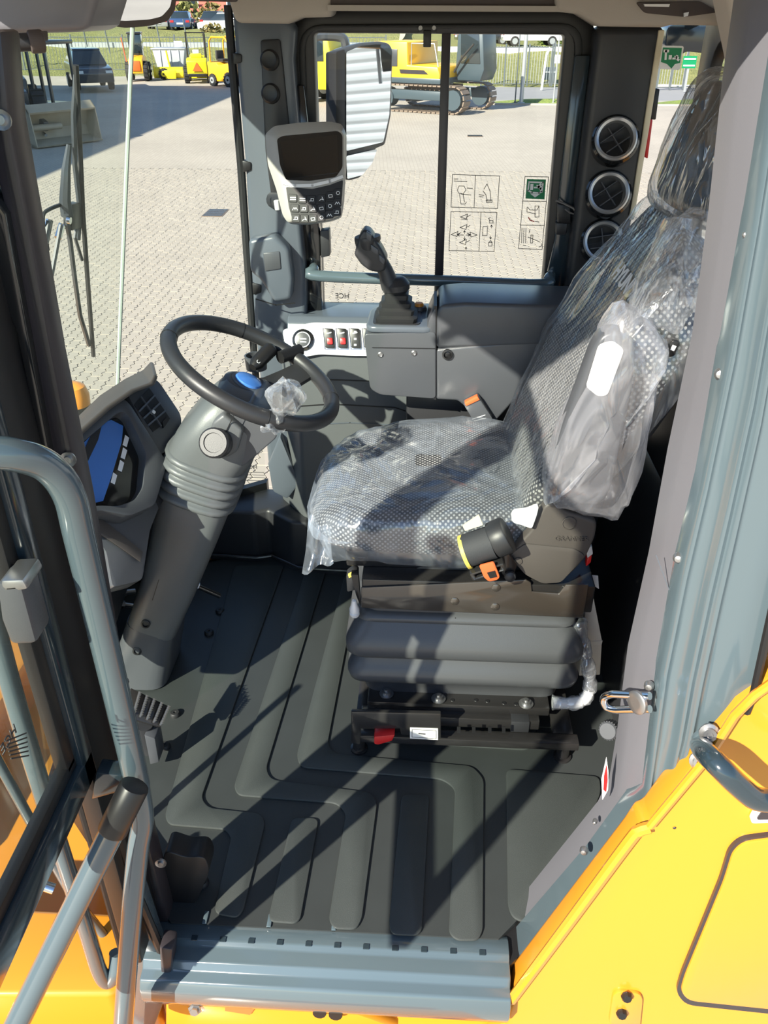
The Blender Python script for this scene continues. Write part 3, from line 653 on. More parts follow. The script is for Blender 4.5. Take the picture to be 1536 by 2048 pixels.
# body and long hood
MB().prism(rnd(D([(90, 1010), (110, 890), (240, 790), (345, 900), (330, 1000), (290, 1060), (150, 1080)], -.06), .02, 3), -DN * .09).build('body', M['console_dark'], cl, bevel=.01)
hl = [(60, 960), (100, 890), (150, 838), (200, 790), (250, 757), (285, 740), (302, 722)]
hr = [(75, 985), (112, 905), (160, 858), (212, 812), (262, 778), (300, 765), (308, 748)]
rr = []
for (a, b) in zip(hl, hr):
    p, q = at(*a, PL=(DC - DN * .10, DN)), at(*b, PL=(DC + DN * .035, DN)); th = DN.cross(q - p).normalized() * .012
    rr.append([p, q, q + th, p + th])
MB().loft(rr).build('hood', M['recliner'], cl, bevel=.004, ang=60)
# vent pod on the right of the display
vp = [(254, 786), (300, 752), (318, 762), (362, 828), (364, 850), (352, 870), (330, 905), (318, 910)]
MB().prism(rnd(D(vp, -.012), .012, 3), -DN * .07).build('vent_pod', M['console'], cl, bevel=.006)
vi = [(268, 810), (298, 776), (340, 838), (306, 864)]
MB().prism(D(vi, -.011), DN * .001).build('vent_opening', M['black'], cl)
A_, B_, C_, D_ = D(vi, -.006)
for k in range(1, 4):
    t = k / 4; MB().ribbon([A_.lerp(D_, t), B_.lerp(C_, t)], .004, DN, .004).build('vent_slat', M['pillar'], cl)
MB().ribbon([A_.lerp(B_, .45), D_.lerp(C_, .45)], .003, DN, .003).build('vent_vane', M['console'], cl)
MB().box(A_.lerp(C_, .52), (.010, .010, .010), Matrix((DN, DN.cross(WU).normalized(), DN.cross(DN.cross(WU)).normalized())).transposed()).build('vent_tab', M['silver'], cl, bevel=.003)
MB().prism(rnd(D([(322, 846), (333, 834), (336, 842), (325, 858)], -.011), .004, 3), DN * .006).build('thumb_wheel', M['black'], cl)
# dash carrier below
MB().prism(rnd(D([(120, 1030), (200, 1010), (310, 1000), (318, 1015), (300, 1060), (285, 1160), (225, 1175), (212, 1100), (150, 1040)], -.05), .012, 3), -DN * .05).build('carrier', M['console'], cl, bevel=.008)
MB().prism(D([(140, 1040), (205, 1040), (285, 1105), (280, 1125), (200, 1070)], -.046), DN * .004).build('carrier_trim', M['recliner'], cl, bevel=.002)

MB().loft([[Vector((-.90 + o, y, .26)), Vector((-.78 + o, y, .26)), Vector((-.76 + o, y, .60)), Vector((-.84 + o, y, .66))] for y, o in ((1.40, .04), (1.80, -.01))]).build('dash_body', M['console_dark'], cl, bevel=.01)
# pipework glints in the foot well
for k, (p0, p1) in enumerate((((245, 1185), (270, 1182)), ((240, 1208), (268, 1212)), ((378, 1165), (440, 1192)), ((362, 1198), (375, 1202)))):
    h = thing('hydraulic_pipe', ['short chrome pipe left of the steering column, upper', 'short chrome pipe left of the steering column, lower', 'black pipe with bright fitting right of the steering column', 'small pipe end against the steering column'][k], 'pipe', at(*p0, Y=1.95))
    MB().cyl(at(*p0, Y=1.95), at(*p1, Y=1.97), .008, n=10).build('tube', M['zinc' if k < 2 else 'steel_black'], h)
    MB().cyl(at(*p0, Y=1.94), at(p0[0] + (p1[0] - p0[0]) * .3, p0[1] + (p1[1] - p0[1]) * .3, Y=1.945), .012, n=6).build('fitting', M['zinc'], h)

# pedals
pd = thing('brake_pedal', 'black pedal with saw-tooth metal grip strips beside the column foot', 'pedal', at(300, 1450, Z=.02))
pc = at(300, 1418, Y=1.42); pn = Vector((.55, -.35, .75)).normalized(); pl_ = (pc, pn)
Dp = lambda px, off=0: [at(x, y, PL=(pc + pn * off, pn)) for x, y in px]
MB().prism(Dp([(262, 1375), (338, 1412), (322, 1454), (255, 1435)]), -pn * .012).build('plate', M['steel_black'], pd, bevel=.003)
for k in range(5):
    t = k / 4; a = (278 + 58 * t, 1385 + 28 * t); b = (266 + 54 * t, 1428 + 22 * t)
    A_, B_ = Dp([a, b], .004); q = MB(); n = 9
    for j in range(n):
        s0, s1 = A_.lerp(B_, j / n), A_.lerp(B_, (j + .6) / n); m = s0.lerp(s1, .5)
        q.prism([s0, s1, m + pn * .012], (A_ - B_).cross(pn).normalized() * .004)
    q.ribbon([A_, B_], .004, pn, .004); q.build('tooth_strip', M['zinc'], pd)
MB().tube([at(290, 1450, Y=1.40), at(300, 1500, Y=1.40)], .02, 10).build('pedal_arm', M['console_dark'], pd)
pb = thing('pedal_bracket', 'dark grey folded bracket on the floor below the pedal', 'bracket', at(305, 1520, Z=0))
MB().prism(P([(288, 1470), (310, 1478), (318, 1525), (300, 1530)], Y=1.37), (0, .05, 0)).build('plate', M['console'], pb, bevel=.003)

# ================================================================ side monitor
mn = Vector((-.02, -.94, .34)).normalized(); mc = at(615, 345, Y=2.10); mp_ = (mc, mn)
mo = thing('monitor', 'grey rounded monitor with dark screen and keypad on the front pillar', 'monitor', mc - Vector((0, 0, .12)))
def Q(px, off=0.0): return [at(x, y, PL=(mc + mn * off, mn)) for x, y in px]
case = [(530, 268), (548, 252), (600, 245), (660, 243), (684, 248), (691, 266), (690, 330), (686, 400), (681, 432), (660, 440), (610, 447), (575, 445), (565, 430), (553, 380), (536, 330)]
face = [(552, 275), (560, 270), (590, 265), (630, 261), (678, 258), (688, 268), (689, 330), (684, 400), (679, 430), (655, 438), (610, 445), (584, 443), (577, 420), (566, 372), (553, 330)]
MB().prism(rnd(Q(case, -.012), .008, 3), -mn * .035).build('back_shell', M['pillar'], mo, bevel=.008, seg=3)
MB().loft([rnd(Q(case, -.012), .008, 3), rnd(Q(face, .006), .008, 3)]).build('bezel', M['bezel_grey'], mo, ang=60)
MB().prism(rnd(Q([(554, 278), (566, 272), (676, 262), (685, 270), (685, 335), (672, 354), (620, 362), (572, 360), (560, 330)], .006), .006, 3), mn * .001).build('screen_surround', M['black_gloss'], mo)
MB().prism(Q([(561, 283), (675, 270), (678, 345), (572, 357)], .0075), mn * .0008).build('screen', M['screen'], mo)
MB().prism(rnd(Q([(572, 374), (625, 378), (660, 370), (686, 360), (683, 402), (678, 428), (655, 437), (610, 444), (586, 442), (578, 415)], .0055), .004, 3), mn * .0012).build('keypad', M['black'], mo)
MB().ribbon(Q([(568, 366), (590, 372), (625, 371), (660, 363), (684, 354)], .007), .007, mn, .002).build('chrome_line', M['silver'], mo)
rows = [[(586, 397), (605, 399), (624, 400), (643, 398), (661, 392), (676, 386)], [(590, 417), (608, 418), (626, 418), (643, 417), (660, 412), (675, 406)], [(592, 437), (609, 438), (626, 438), (643, 435), (659, 430), (674, 425)]]
hw, hh = 8.2, 8.6
for r_i, row in enumerate(rows):
    for k_i, (x, y) in enumerate(row):
        sk = -1.6 * (k_i - 1.5) * .6
        c4 = [(x - hw, y - hh - sk * .3), (x + hw, y - hh + sk * .3), (x + hw, y + hh + sk * .3 - 1), (x - hw, y + hh - sk * .3 - 1)]
        ky = MB().prism(rnd(Q(c4, .006), .002, 2), mn * .003).build('key', M['black'], mo, bevel=.0008, seg=1)
        rn = random.Random(r_i * 10 + k_i); g = MB()
        kind = (r_i * 6 + k_i) % 5
        if r_i == 0 and k_i < 2: g.ribbon(Q([(x - 5, y - 2), (x + 5, y - 2)], .0092), .0022, mn); g.ribbon(Q([(x - 5, y + 2), (x + 5, y + 2)], .0092), .0022, mn)
        elif kind == 0: g.ribbon(Q([(x + 3.5 * math.cos(a), y + 3.5 * math.sin(a)) for a in [q * 1.047 for q in range(6)]], .0092), .0012, mn, closed=True)
        elif kind == 1: g.ribbon(Q([(x - 5, y + 3), (x - 2, y - 2), (x, y + 2), (x + 2, y - 2), (x + 5, y + 3)], .0092), .0012, mn)
        elif kind == 2: g.ribbon(Q([(x - 5, y + 2), (x - 2, y + 2), (x - 2, y - 3), (x + 3, y - 3), (x + 3, y + 2), (x - 1, y + 2)], .0092), .0012, mn)
        elif kind == 3: g.ribbon(Q([(x - 4, y + 3), (x, y), (x + 4, y + 2), (x + 1, y - 4)], .0092), .0014, mn)
        else: g.ribbon(Q([(x - 4, y - 2), (x + 3, y - 3), (x + 4, y + 2), (x - 3, y + 3)], .0092), .0012, mn, closed=True)
        g.build('symbol', M['print_white'], ky)
MB().cyl(mc - mn * .04 + Vector((-.03, 0, -.06)), at(548, 400, Y=2.33), .022, n=14).build('arm', M['console_dark'], mo)
MB().cyl(at(553, 400, Y=2.2), at(556, 420, Y=2.2), .008, n=10).build('clamp_lever', M['silver'], mo, bevel=.003)

# ================================================================ switch panel
spl = thing('switch_panel', 'bright silver switch panel with start button and rocker switches', 'switch panel', at(650, 710, Y=2.26))
s0, s1 = Vector((0, 2.262, .768)), Vector((0, 2.294, .832)); sn = Vector((0, -(s1.z - s0.z), s1.y - s0.y)).normalized(); SP = (s0 + sn * .002, sn)
def S(px, off=0.0): return [at(x, y, PL=(SP[0] + sn * off, sn)) for x, y in px]
MB().prism(rnd(S([(564, 660), (625, 645), (900, 650), (900, 714), (700, 712), (640, 709), (598, 716), (572, 695)]), .012, 3), sn * .004).build('plate', M['silver'], spl, bevel=.0015)
bc = S([(606, 680)], .004)[0]
MB().lathe(bc, sn, [(.031, 0), (.031, .005), (.025, .007), (.023, .004)], 30).build('button_collar', M['black_gloss'], spl)
MB().lathe(bc, sn, [(.023, .003), (.022, .008), (.019, .009), (.0, .009)], 28).build('start_button', M['bellows'], spl)
MB().lathe(bc, sn, [(.0235, .006), (.0225, .0095), (.020, .0095), (.0195, .007)], 28).build('button_ring', M['satin'], spl)
for k, q in enumerate((-2.5, 3.5)):
    MB().ribbon(S([(601, 680 + q), (612, 680 + q + .5)], .0135), .003, sn).build('button_mark', M['print_white'], spl)
for k, (px, c) in enumerate(((658, 'red'), (684, 'red'), (710, None), (736, None))):
    pts = S([(px - 10, 657), (px + 9, 658), (px + 12, 697), (px - 7, 696)], .004)
    sw = MB().prism(rnd(pts, .003, 2), sn * .009).build('rocker_switch', M['black'], spl, bevel=.002)
    MB().ribbon(S([(px - 12, 656), (px - 8, 698), (px + 13, 699)], .0045), .002, sn).build('switch_rim', M['chrome'], sw)
    if c:
        MB().prism(rnd(S([(px - 4, 676), (px + 7, 676), (px + 8, 689), (px - 3, 689)], .013), .003, 2), sn * .004).build('red_lock', M['red'], sw, bevel=.001)
    else:
        for yy in (664, 678, 690): MB().prism(S([(px - 2, yy - 2), (px + 3, yy - 2), (px + 3, yy + 2), (px - 2, yy + 2)], .0132), sn * .001).build('switch_mark', M['print_white'], sw)
    MB().ribbon(S([(px - 4, 667), (px + 4, 665)], .0132), .003, sn).build('switch_mark', M['print_white'], sw)

# ================================================================ armrest console with joystick
AY = 2.055
ar = thing('armrest_console', 'dark grey right armrest console with joystick pod in front', 'armrest', (.1, AY + .06, .70))
pod = [(730, 655), (748, 672), (800, 672), (862, 668), (871, 672), (871, 795), (760, 790), (742, 780), (736, 740)]
MB().prism(rnd(P([(727, 668), (872, 664), (872, 798), (760, 790), (740, 778), (734, 720)], Y=AY), .012, 3), (0, .18, 0)).build('pod_side', M['console'], ar, bevel=.012, seg=3)
zt = at(800, 664, Y=AY).z
podtop = [(-.156, AY - .002), (.024, AY - .002), (.024, AY + .19), (-.12, AY + .19), (-.153, AY + .15)]
MB().prism(rnd([Vector((x, y, zt - .004)) for x, y in podtop], .03, 5), (0, 0, .018)).build('pod_top', M['pillar'], ar, bevel=.006, seg=3)
MB().prism(rnd([Vector((x, y, zt + .0135)) for x, y in [(-.138, AY + .012), (-.015, AY + .012), (-.015, AY + .135), (-.138, AY + .135)]], .02, 4), (0, 0, .003)).build('joystick_gate', M['console_dark'], ar)
side = [(873, 618), (890, 606), (930, 604), (1160, 612), (1160, 700), (1060, 790), (985, 850), (945, 830), (900, 800), (873, 798)]
MB().prism(P([(873, 622), (884, 610), (930, 606), (1170, 614), (1150, 690), (872, 697)], Y=AY), (0, .19, 0)).build('arm_lid', M['console'], ar, bevel=.012, seg=3)
MB().prism(P([(872, 698), (1150, 672), (1100, 740), (1040, 790), (988, 848), (958, 838), (915, 802), (872, 800)], Y=AY + .002), (0, .17, 0)).build('arm_side', M['console'], ar, bevel=.008, seg=3)
MB().prism(P([(868, 612), (874, 612), (872, 800), (866, 798)], Y=AY + .004), (0, .13, 0)).build('shut_line', M['black'], ar)
MB().prism(P([(850, 668), (858, 640), (866, 622), (872, 615), (872, 670)], Y=AY + .002), (0, .15, 0)).build('pod_rise', M['console'], ar, bevel=.006)
seam([(745, 695), (872, 697)], AY - .0005, .0018, ar)
for px, py in ((761, 709), (828, 706)):
    MB().lathe(at(px, py, Y=AY), (0, -1, 0), [(.0075, -.002), (.0075, .002), (.005, .004), (.004, .001), (.0, .001)], 14).build('screw', M['zinc'], ar)
MB().lathe(at(895, 709, Y=AY), (0, -1, 0), [(.014, -.004), (.014, .004), (.010, .005), (.009, -.001), (.005, .001), (.0, .001)], 18).build('lid_pivot', M['black'], ar)
MB().bb((-.05, AY + .10, .20), (.35, 2.255, .80)).build('pedestal', M['console_dark'], ar, bevel=.01)

js = thing('joystick', 'black joystick with thumb buttons on a rubber bellows boot', 'joystick', Vector((-.078, AY + .068, zt + .016)))
jb = Vector((-.078, AY + .068, zt + .016))
rr = []
for k, (s_, z_) in enumerate(((.052, 0), (.055, .012), (.045, .018), (.047, .030), (.038, .036), (.040, .048), (.030, .054), (.031, .066), (.022, .072), (.020, .080))):
    rr.append(rnd([jb + Vector((a * s_, b * s_, z_)) for a, b in ((-1, -1), (1, -1), (1, 1), (-1, 1))], s_ * .35, 3))
MB().loft(rr).build('boot', M['rubber'], js, ang=30)
jY = jb.y - .005
def J(px, py, dy=0): return at(px, py, Y=jY + dy)
jt = jb + Vector((0, 0, .075))
MB().lathe(jt, (-.1, 0, 1), [(.022, -.012), (.034, 0), (.035, .014), (.026, .026), (.018, .032)], 20).build('collar', M['console_dark'], js)
path = [jt + Vector((0, 0, .02)), J(783, 575), J(770, 540), J(752, 510), J(738, 490), J(735, 472)]
MB().tube(smooth(path, 5), [.021 + .004 * math.sin(k / 25 * 9) + (.010 * max(0, (k - 9) / 16)) for k in range(26)], 14).build('grip', M['console_dark'], js, ang=60)
hd = rnd(P([(708, 510), (718, 472), (728, 459), (740, 464), (752, 482), (764, 500), (774, 520), (770, 542), (756, 546), (738, 542), (722, 530)], Y=jY - .028), .006, 3)
MB().prism(hd, (0, .058, 0)).build('head', M['console_dark'], js, bevel=.012, seg=3)
for c4 in ([(732, 462), (744, 470), (742, 484), (732, 478)], [(741, 488), (757, 500), (756, 512), (742, 502)], [(758, 508), (770, 520), (768, 530), (758, 522)]):
    MB().prism(rnd(P(c4, Y=jY - .034), .003, 2), (0, .01, 0)).build('thumb_button', M['console'], js, bevel=.002)
sw_ = thing('armrest_push_button', 'amber push button on a grey stalk behind the joystick', 'button', at(838, 655, Y=2.2))
bt = at(838, 612, Y=2.20)
MB().lathe(bt, (0, 0, 1), [(.022, -.09), (.022, -.005), (.019, .0), (.015, .001)], 20).build('stalk', M['console'], sw_)
MB().lathe(bt, (0, 0, 1), [(.013, .0), (.013, .005), (.010, .009), (.0, .010)], 16).build('cap', M['amber'], sw_)
# ================================================================ operator seat
SY = 1.785                                   # middle of the seat
seat = thing('operator_seat', 'suspension operator seat in dotted black cloth behind the steering wheel', 'seat', (.1, SY, .0))
def cushion_pt(u, v, grow=0.0):
    """closed rounded cushion: u around from front to back over the top, v across"""
    x0, x1, y0, y1 = -.262 - grow, .30, SY - .262 - grow, SY + .262 + grow
    th, ph = u * math.pi, v * 2 * math.pi
    e = .30
    def se(c, p): return math.copysign(abs(c) ** p, c)
    cx, sx = se(math.cos(ph), .42), se(math.sin(ph), .42)
    ct, st = se(math.cos(th), .5), se(math.sin(th), .5)
    X = (x0 + x1) / 2 + (x1 - x0) / 2 * st * cx; Yy = SY + (y1 - y0) / 2 * st * sx
    zt = .60 + (.065 + grow) * ct
    if ct > 0: zt += .018 * ((Yy - SY) / .26) ** 2 * ct - .035 * max(0, (-.05 - X) / .2) ** 2 - .01 + .012 * math.sin(X * 9)
    # narrow front
    f = max(0, (-.02 - X) / .24); Yy = SY + (Yy - SY) * (1 - .14 * f ** 2)
    return Vector((X, Yy, zt))
MB().grid(lambda u, v: cushion_pt(u, v), 28, 48).build('cushion', M['cloth'], seat, ang=80)
# backrest: stacked sections up the tilted back
TB = math.atan(.33); bu = Vector((math.sin(TB), 0, math.cos(TB))); bn = Vector((-math.cos(TB), 0, math.sin(TB)))   # up along the back, out of its front
B0 = Vector((.222, SY, .64))
prof_b = [(0, .20, .075), (.03, .235, .10), (.15, .252, .13), (.3, .262, .15), (.42, .255, .15), (.52, .235, .145), (.60, .20, .13), (.645, .16, .10), (.665, .12, .06)]
BT = math.atan(.62); bu2 = Vector((math.sin(BT), 0, math.cos(BT))); bn2 = Vector((-math.cos(BT), 0, math.sin(BT)))
def back_ax(s_):
    """middle line of the back: leans back further above the waist"""
    k = min(1, max(0, (s_ - .24) / .2)); n_ = bn.lerp(bn2, k).normalized()
    q = B0 + bu * min(s_, .24)
    m = 12; r_ = max(0, s_ - .24)
    for j in range(m):
        t_ = (j + .5) / m * r_; kk = min(1, t_ / .2); q = q + bu.lerp(bu2, kk).normalized() * (r_ / m)
    return q, n_
def back_ring(s_, hw_, dp, grow=0.0, n=40):
    c, bn_ = back_ax(s_); out = []
    for k in range(n):
        a = 2 * math.pi * k / n; ca, sa = math.cos(a), math.sin(a)
        y = math.copysign(abs(sa) ** .55, sa) * (hw_ + grow); d = math.copysign(abs(ca) ** .5, ca)
        bol = .030 * (abs(y) / hw_) ** 3 if d > 0 else 0           # side bolsters
        out.append(c + Vector((0, y, 0)) + bn_ * (d * (dp / 2 + grow) - dp / 2 + bol))
    return out
MB().loft([back_ring(*p) for p in prof_b]).build('backrest', M['cloth_big'], seat, ang=80)
NA, NN = back_ax(.50)
lettering('embroidered_name', 'HYUNDAI', NA + NN * .014 + Vector((0, .045, 0)), (0, -1, 0), bu2, .05, M['white'], seat, bold=.0015)
HB = Vector((.55, SY, 1.365)) - bu * .085; HT = back_ax(.64)[0] - bn2 * .06
MB().cyl(HT + Vector((0, .06, 0)), HB - bn * .0 + Vector((0, .06, .02)), .01, n=10).build('headrest_post', M['steel_black'], seat)
MB().cyl(HT - Vector((0, .06, 0)), HB - bn * .0 + Vector((0, -.06, .02)), .01, n=10).build('headrest_post', M['steel_black'], seat)
def head_pt(u, v, g=0.0, wob=None):
    th, ph = u * math.pi, v * 2 * math.pi
    def se(c, p): return math.copysign(abs(c) ** p, c)
    h = se(math.cos(th), .55) * (.118 + g); y = se(math.sin(th), .5) * se(math.sin(ph), .55) * (.150 + g); d = se(math.sin(th), .5) * se(math.cos(ph), .6) * (.070 + g)
    y *= 1 - .22 * max(0, h / .12); d -= .05 * (y / .15) ** 2
    return HB + bu * (h + .085) + Vector((0, y, 0)) + bn * d
MB().grid(lambda u, v: head_pt(u, v), 24, 40).build('headrest', M['cloth_head'], seat, ang=80)
emb = MB(); EP = at(1445, 313, Y=1.685); ne = (CAMP - EP).normalized()
for q in ([(1422, 312), (1436, 304), (1450, 318), (1440, 322), (1422, 312)], [(1444, 318), (1456, 308), (1468, 304), (1458, 314), (1450, 318)]): emb.ribbon([at(x, y, PL=(EP, ne)) for x, y in q], .0016, ne)
emb.build('white_emblem', M['print_white'], seat)
# black moulded back shell
MB().loft([back_ring(s_, h_ - .015, d_ * .55, .0) if False else [q - back_ax(s_)[1] * (d_ * .62) for q in back_ring(s_, h_ - .006, d_ * .55)] for s_, h_, d_ in prof_b]).build('back_shell', M['cover_back'], seat, ang=80)
# heater / lumbar switch on the side of the back
MB().prism(rnd(P([(1332, 700), (1346, 680), (1360, 684), (1350, 712), (1338, 716)], Y=SY - .268), .003, 2), (0, .02, 0)).build('side_switch', M['black'], seat, bevel=.002)
MB().prism(P([(1341, 700), (1346, 690), (1353, 693), (1348, 702)], Y=SY - .27), (0, .004, 0)).build('switch_symbol', M['print_white'], seat)
# raised left armrest
ay = SY - .315
arm = rnd(P([(1112, 985), (1100, 940), (1122, 870), (1160, 770), (1185, 700), (1205, 668), (1240, 660), (1268, 680), (1272, 720), (1262, 800), (1240, 900), (1222, 985), (1200, 1015), (1150, 1010)], Y=ay), .02, 3)
MB().prism(arm, (0, .05, 0)).build('folded_armrest', M['console'], seat, bevel=.014, seg=3)
MB().prism(rnd(P([(1172, 775), (1198, 690), (1226, 682), (1250, 700), (1216, 792), (1196, 795)], Y=ay - .006), .008, 3), (0, .008, 0)).build('foam_pad', M['paper'], seat, bevel=.004)
# recliner side cover
rc = rnd(P([(1090, 1010), (1110, 1005), (1130, 1022), (1195, 1045), (1190, 1075), (1172, 1115), (1150, 1140), (1122, 1166), (1085, 1168), (1050, 1150), (1022, 1112), (1040, 1085), (1062, 1062)], Y=1.50), .012, 3)
rcv = MB().prism(rc, (0, .03, 0)).build('recliner_cover', M['recliner'], seat, bevel=.008, seg=3)
MB().prism(rnd(P([(1018, 1112), (1050, 1088), (1150, 1098), (1172, 1112), (1122, 1166), (1085, 1168), (1050, 1150)], Y=1.496), .01, 3), (0, .01, 0)).build('cover_step', M['recliner'], rcv, bevel=.004, seg=2)
cc = at(1138, 1046, Y=1.499); MB().lathe(cc, (0, -1, 0), [(.0155, 0), (.0155, .002), (.0135, .0025), (.013, .0005), (.0, .001)], 24).build('round_cap', M['recliner'], rcv)
MB().lathe(at(1036, 1122, Y=1.495), (0, -1, 0), [(.009, 0), (.009, .002), (.0, .003)], 18).build('round_cap', M['recliner'], rcv)
lettering('raised_name', 'GRAMMER', at(1109, 1080, Y=1.4985), (1, 0, 0), (0, 0, 1), .0155, M['recliner'], rcv, th=.0012)
# white recline lever
MB().prism(rnd(P([(1022, 1034), (1028, 1024), (1052, 1022), (1078, 1012), (1074, 1030), (1064, 1058), (1042, 1050), (1026, 1046)], Y=1.485), .006, 3), (0, .014, 0)).build('recline_lever', M['white'], seat, bevel=.004, seg=3)

# upper steel frame
uf = MB().prism(P([(722, 1176), (1052, 1160), (1062, 1166), (1064, 1184), (1118, 1188), (1132, 1170), (1178, 1170), (1166, 1236), (722, 1216)], Y=1.505), (0, .006, 0)).build('side_plate', M['steel_sheen'], seat, bevel=.002)
for px, py in ((909, 1202), (992, 1175), (990, 1213)):
    MB().lathe(at(px, py, Y=1.505), (0, -1, 0), [(.0105, 0), (.010, .002), (.006, .004), (.0, .0045)], 16).build('rivet', M['steel_sheen'], uf)
MB().bb((-.13, 1.511, .425), (.395, 2.03, .50)).build('seat_frame', M['steel_black'], seat, bevel=.004)
MB().bb((-.17, 1.56, .50), (.34, 2.0, .545)).build('seat_pan', M['steel_black'], seat, bevel=.006)
MB().prism(P([(735, 1140), (830, 1138), (850, 1130), (920, 1128), (960, 1150), (960, 1172), (735, 1172)], Y=1.56), (0, .006, 0)).build('slide_plate', M['console_dark'], seat, bevel=.002)
for px, py in ((850, 1142), (905, 1146), (895, 1152)):
    MB().prism(P([(px - 6, py - 2), (px + 6, py - 1), (px + 6, py + 2), (px - 6, py + 2)], Y=1.558), (0, .003, 0)).build('slot', M['black'], seat)
# front corner fittings
MB().prism(P([(692, 1152), (706, 1142), (716, 1146), (716, 1180), (694, 1185)], Y=1.56), (0, .03, 0)).build('front_clip', M['console_dark'], seat, bevel=.004)
MB().prism(P([(696, 1150), (706, 1145), (708, 1152), (698, 1156)], Y=1.556), (0, .006, 0)).build('yellow_tip', M['yellow_plastic'], seat)
MB().prism(P([(702, 1150), (716, 1150), (722, 1215), (712, 1190)], Y=1.54), (0, .02, 0)).build('front_plate', M['steel_black'], seat)
lv = at(709, 1222, Y=1.525)
MB().lathe(lv, (0, -.1, 1), [(.010, -.014), (.012, -.010), (.012, -.004), (.009, -.002), (.012, .0), (.012, .008), (.009, .016), (.005, .034), (.0, .035)], 16).build('grey_lever_end', M['silver'], seat)
# suspension bellows: three soft rolls
def bel(z_, gx, gy): return rnd([Vector((-.145 - gx, 1.525 - gy, z_)), Vector((.368 + gx, 1.525 - gy, z_)), Vector((.368 + gx, 2.02 + gy, z_)), Vector((-.145 - gx, 2.02 + gy, z_))], .045, 5)
rr = [bel(z_, g_, g_) for z_, g_ in ((.445, -.014), (.390, -.014), (.382, .002), (.372, .004), (.364, -.004), (.354, .002), (.335, .014), (.314, .026), (.304, .028), (.286, .028), (.274, .020), (.267, .004), (.259, .006), (.240, .016), (.224, .025), (.214, .026), (.198, .022), (.188, .008), (.180, -.008), (.135, -.014))]
MB().loft(rr).build('bellows', M['bellows'], seat, ang=60)
MB().lathe(at(911, 1237, Y=1.53), (0, -1, 0), [(.004, 0), (.003, .003), (.0, .003)], 10).build('bellows_pin', M['black'], seat)
# base plate, slide rails
MB().bb((-.12, 1.50, .108), (.33, 2.03, .135)).build('base_plate', M['steel_black'], seat, bevel=.004)
rl = MB().bb((-.135, 1.478, .082), (.305, 1.512, .112)).build('slide_rail', M['steel_black'], seat, bevel=.003)
MB().bb((-.135, 2.02, .082), (.305, 2.055, .112)).build('slide_rail', M['steel_black'], seat, bevel=.003)
for x in (-.10, .235): MB().bb((x, 1.472, .078), (x + .045, 1.515, .113)).build('rail_stop', M['console_dark'], rl, bevel=.002)
for px, py in ((773, 1388), (877, 1398), (1052, 1408)):
    c = at(px, py, Z=.137); MB().lathe(c, (0, 0, 1), [(.018, 0), (.018, .003), (.012, .003), (.011, .011), (.006, .011), (.005, .016), (.0, .016)], 14).build('bolt', M['zinc'], seat)
for px, py in ((952, 1400), (975, 1402), (1008, 1406), (1032, 1408), (905, 1400)):
    MB().lathe(at(px, py, Z=.1355), (0, 0, 1), [(.006, 0), (.005, .001), (.0, .0008)], 12).build('hole', M['black'], seat)
# lower cross frame and feet
MB().bb((-.15, 1.44, .055), (.40, 1.475, .078)).build('lower_beam', M['steel_black'], seat, bevel=.003)
MB().bb((-.15, 2.03, .055), (.40, 2.07, .078)).build('lower_beam', M['steel_black'], seat, bevel=.003)
MB().bb((-.15, 1.475, .06), (-.10, 2.03, .078)).build('cross_beam', M['steel_black'], seat, bevel=.003)
MB().bb((.34, 1.475, .06), (.39, 2.03, .078)).build('cross_beam', M['steel_black'], seat, bevel=.003)
for x, y in ((.37, 1.47), (-.14, 1.47), (.37, 2.04), (-.14, 2.04)):
    MB().lathe((x, y, 0), (0, 0, 1), [(.022, 0), (.022, .006), (.016, .008), (.014, .06), (.0, .06)], 16).build('foot', M['steel_black'], seat)
for px in (918, 948, 980, 1008):
    MB().prism(P([(px - 4, 1454), (px + 3, 1454), (px + 3, 1466), (px - 4, 1466)], Y=1.439), (0, .002, 0)).build('slot', M['black'], seat)
lb = MB().prism(P([(702, 1424), (882, 1428), (882, 1478), (802, 1470), (800, 1458), (722, 1458), (720, 1490), (702, 1486)], Y=1.415), (0, .012, 0)).build('lever_bracket', M['steel_black'], seat, bevel=.003)
MB().prism(P([(820, 1456), (876, 1458), (876, 1480), (820, 1477)], Y=1.413), (0, .003, 0)).build('plate_label', M['paper'], lb)
MB().ribbon(P([(838, 1467), (850, 1468)], Y=1.4128), .003, ND).build('label_print', M['print'], lb)
MB().ribbon(P([(824, 1459), (872, 1461), (872, 1477), (824, 1474)], Y=1.4128), .001, ND, closed=True).build('label_print', M['print'], lb)
MB().prism(rnd(P([(748, 1474), (790, 1470), (784, 1482), (756, 1490), (748, 1488)], Y=1.40), .003, 2), (0, .03, 0)).build('red_lever', M['red'], seat, bevel=.003)
# electrical plug by the frame
MB().prism(P([(1172, 1100), (1184, 1092), (1186, 1108), (1176, 1122)], Y=1.56), (0, .02, 0)).build('plug', M['silver'], seat, bevel=.002)
MB().prism(P([(1174, 1118), (1184, 1110), (1182, 1125), (1172, 1134)], Y=1.558), (0, .02, 0)).build('plug_lock', M['red'], seat, bevel=.002)

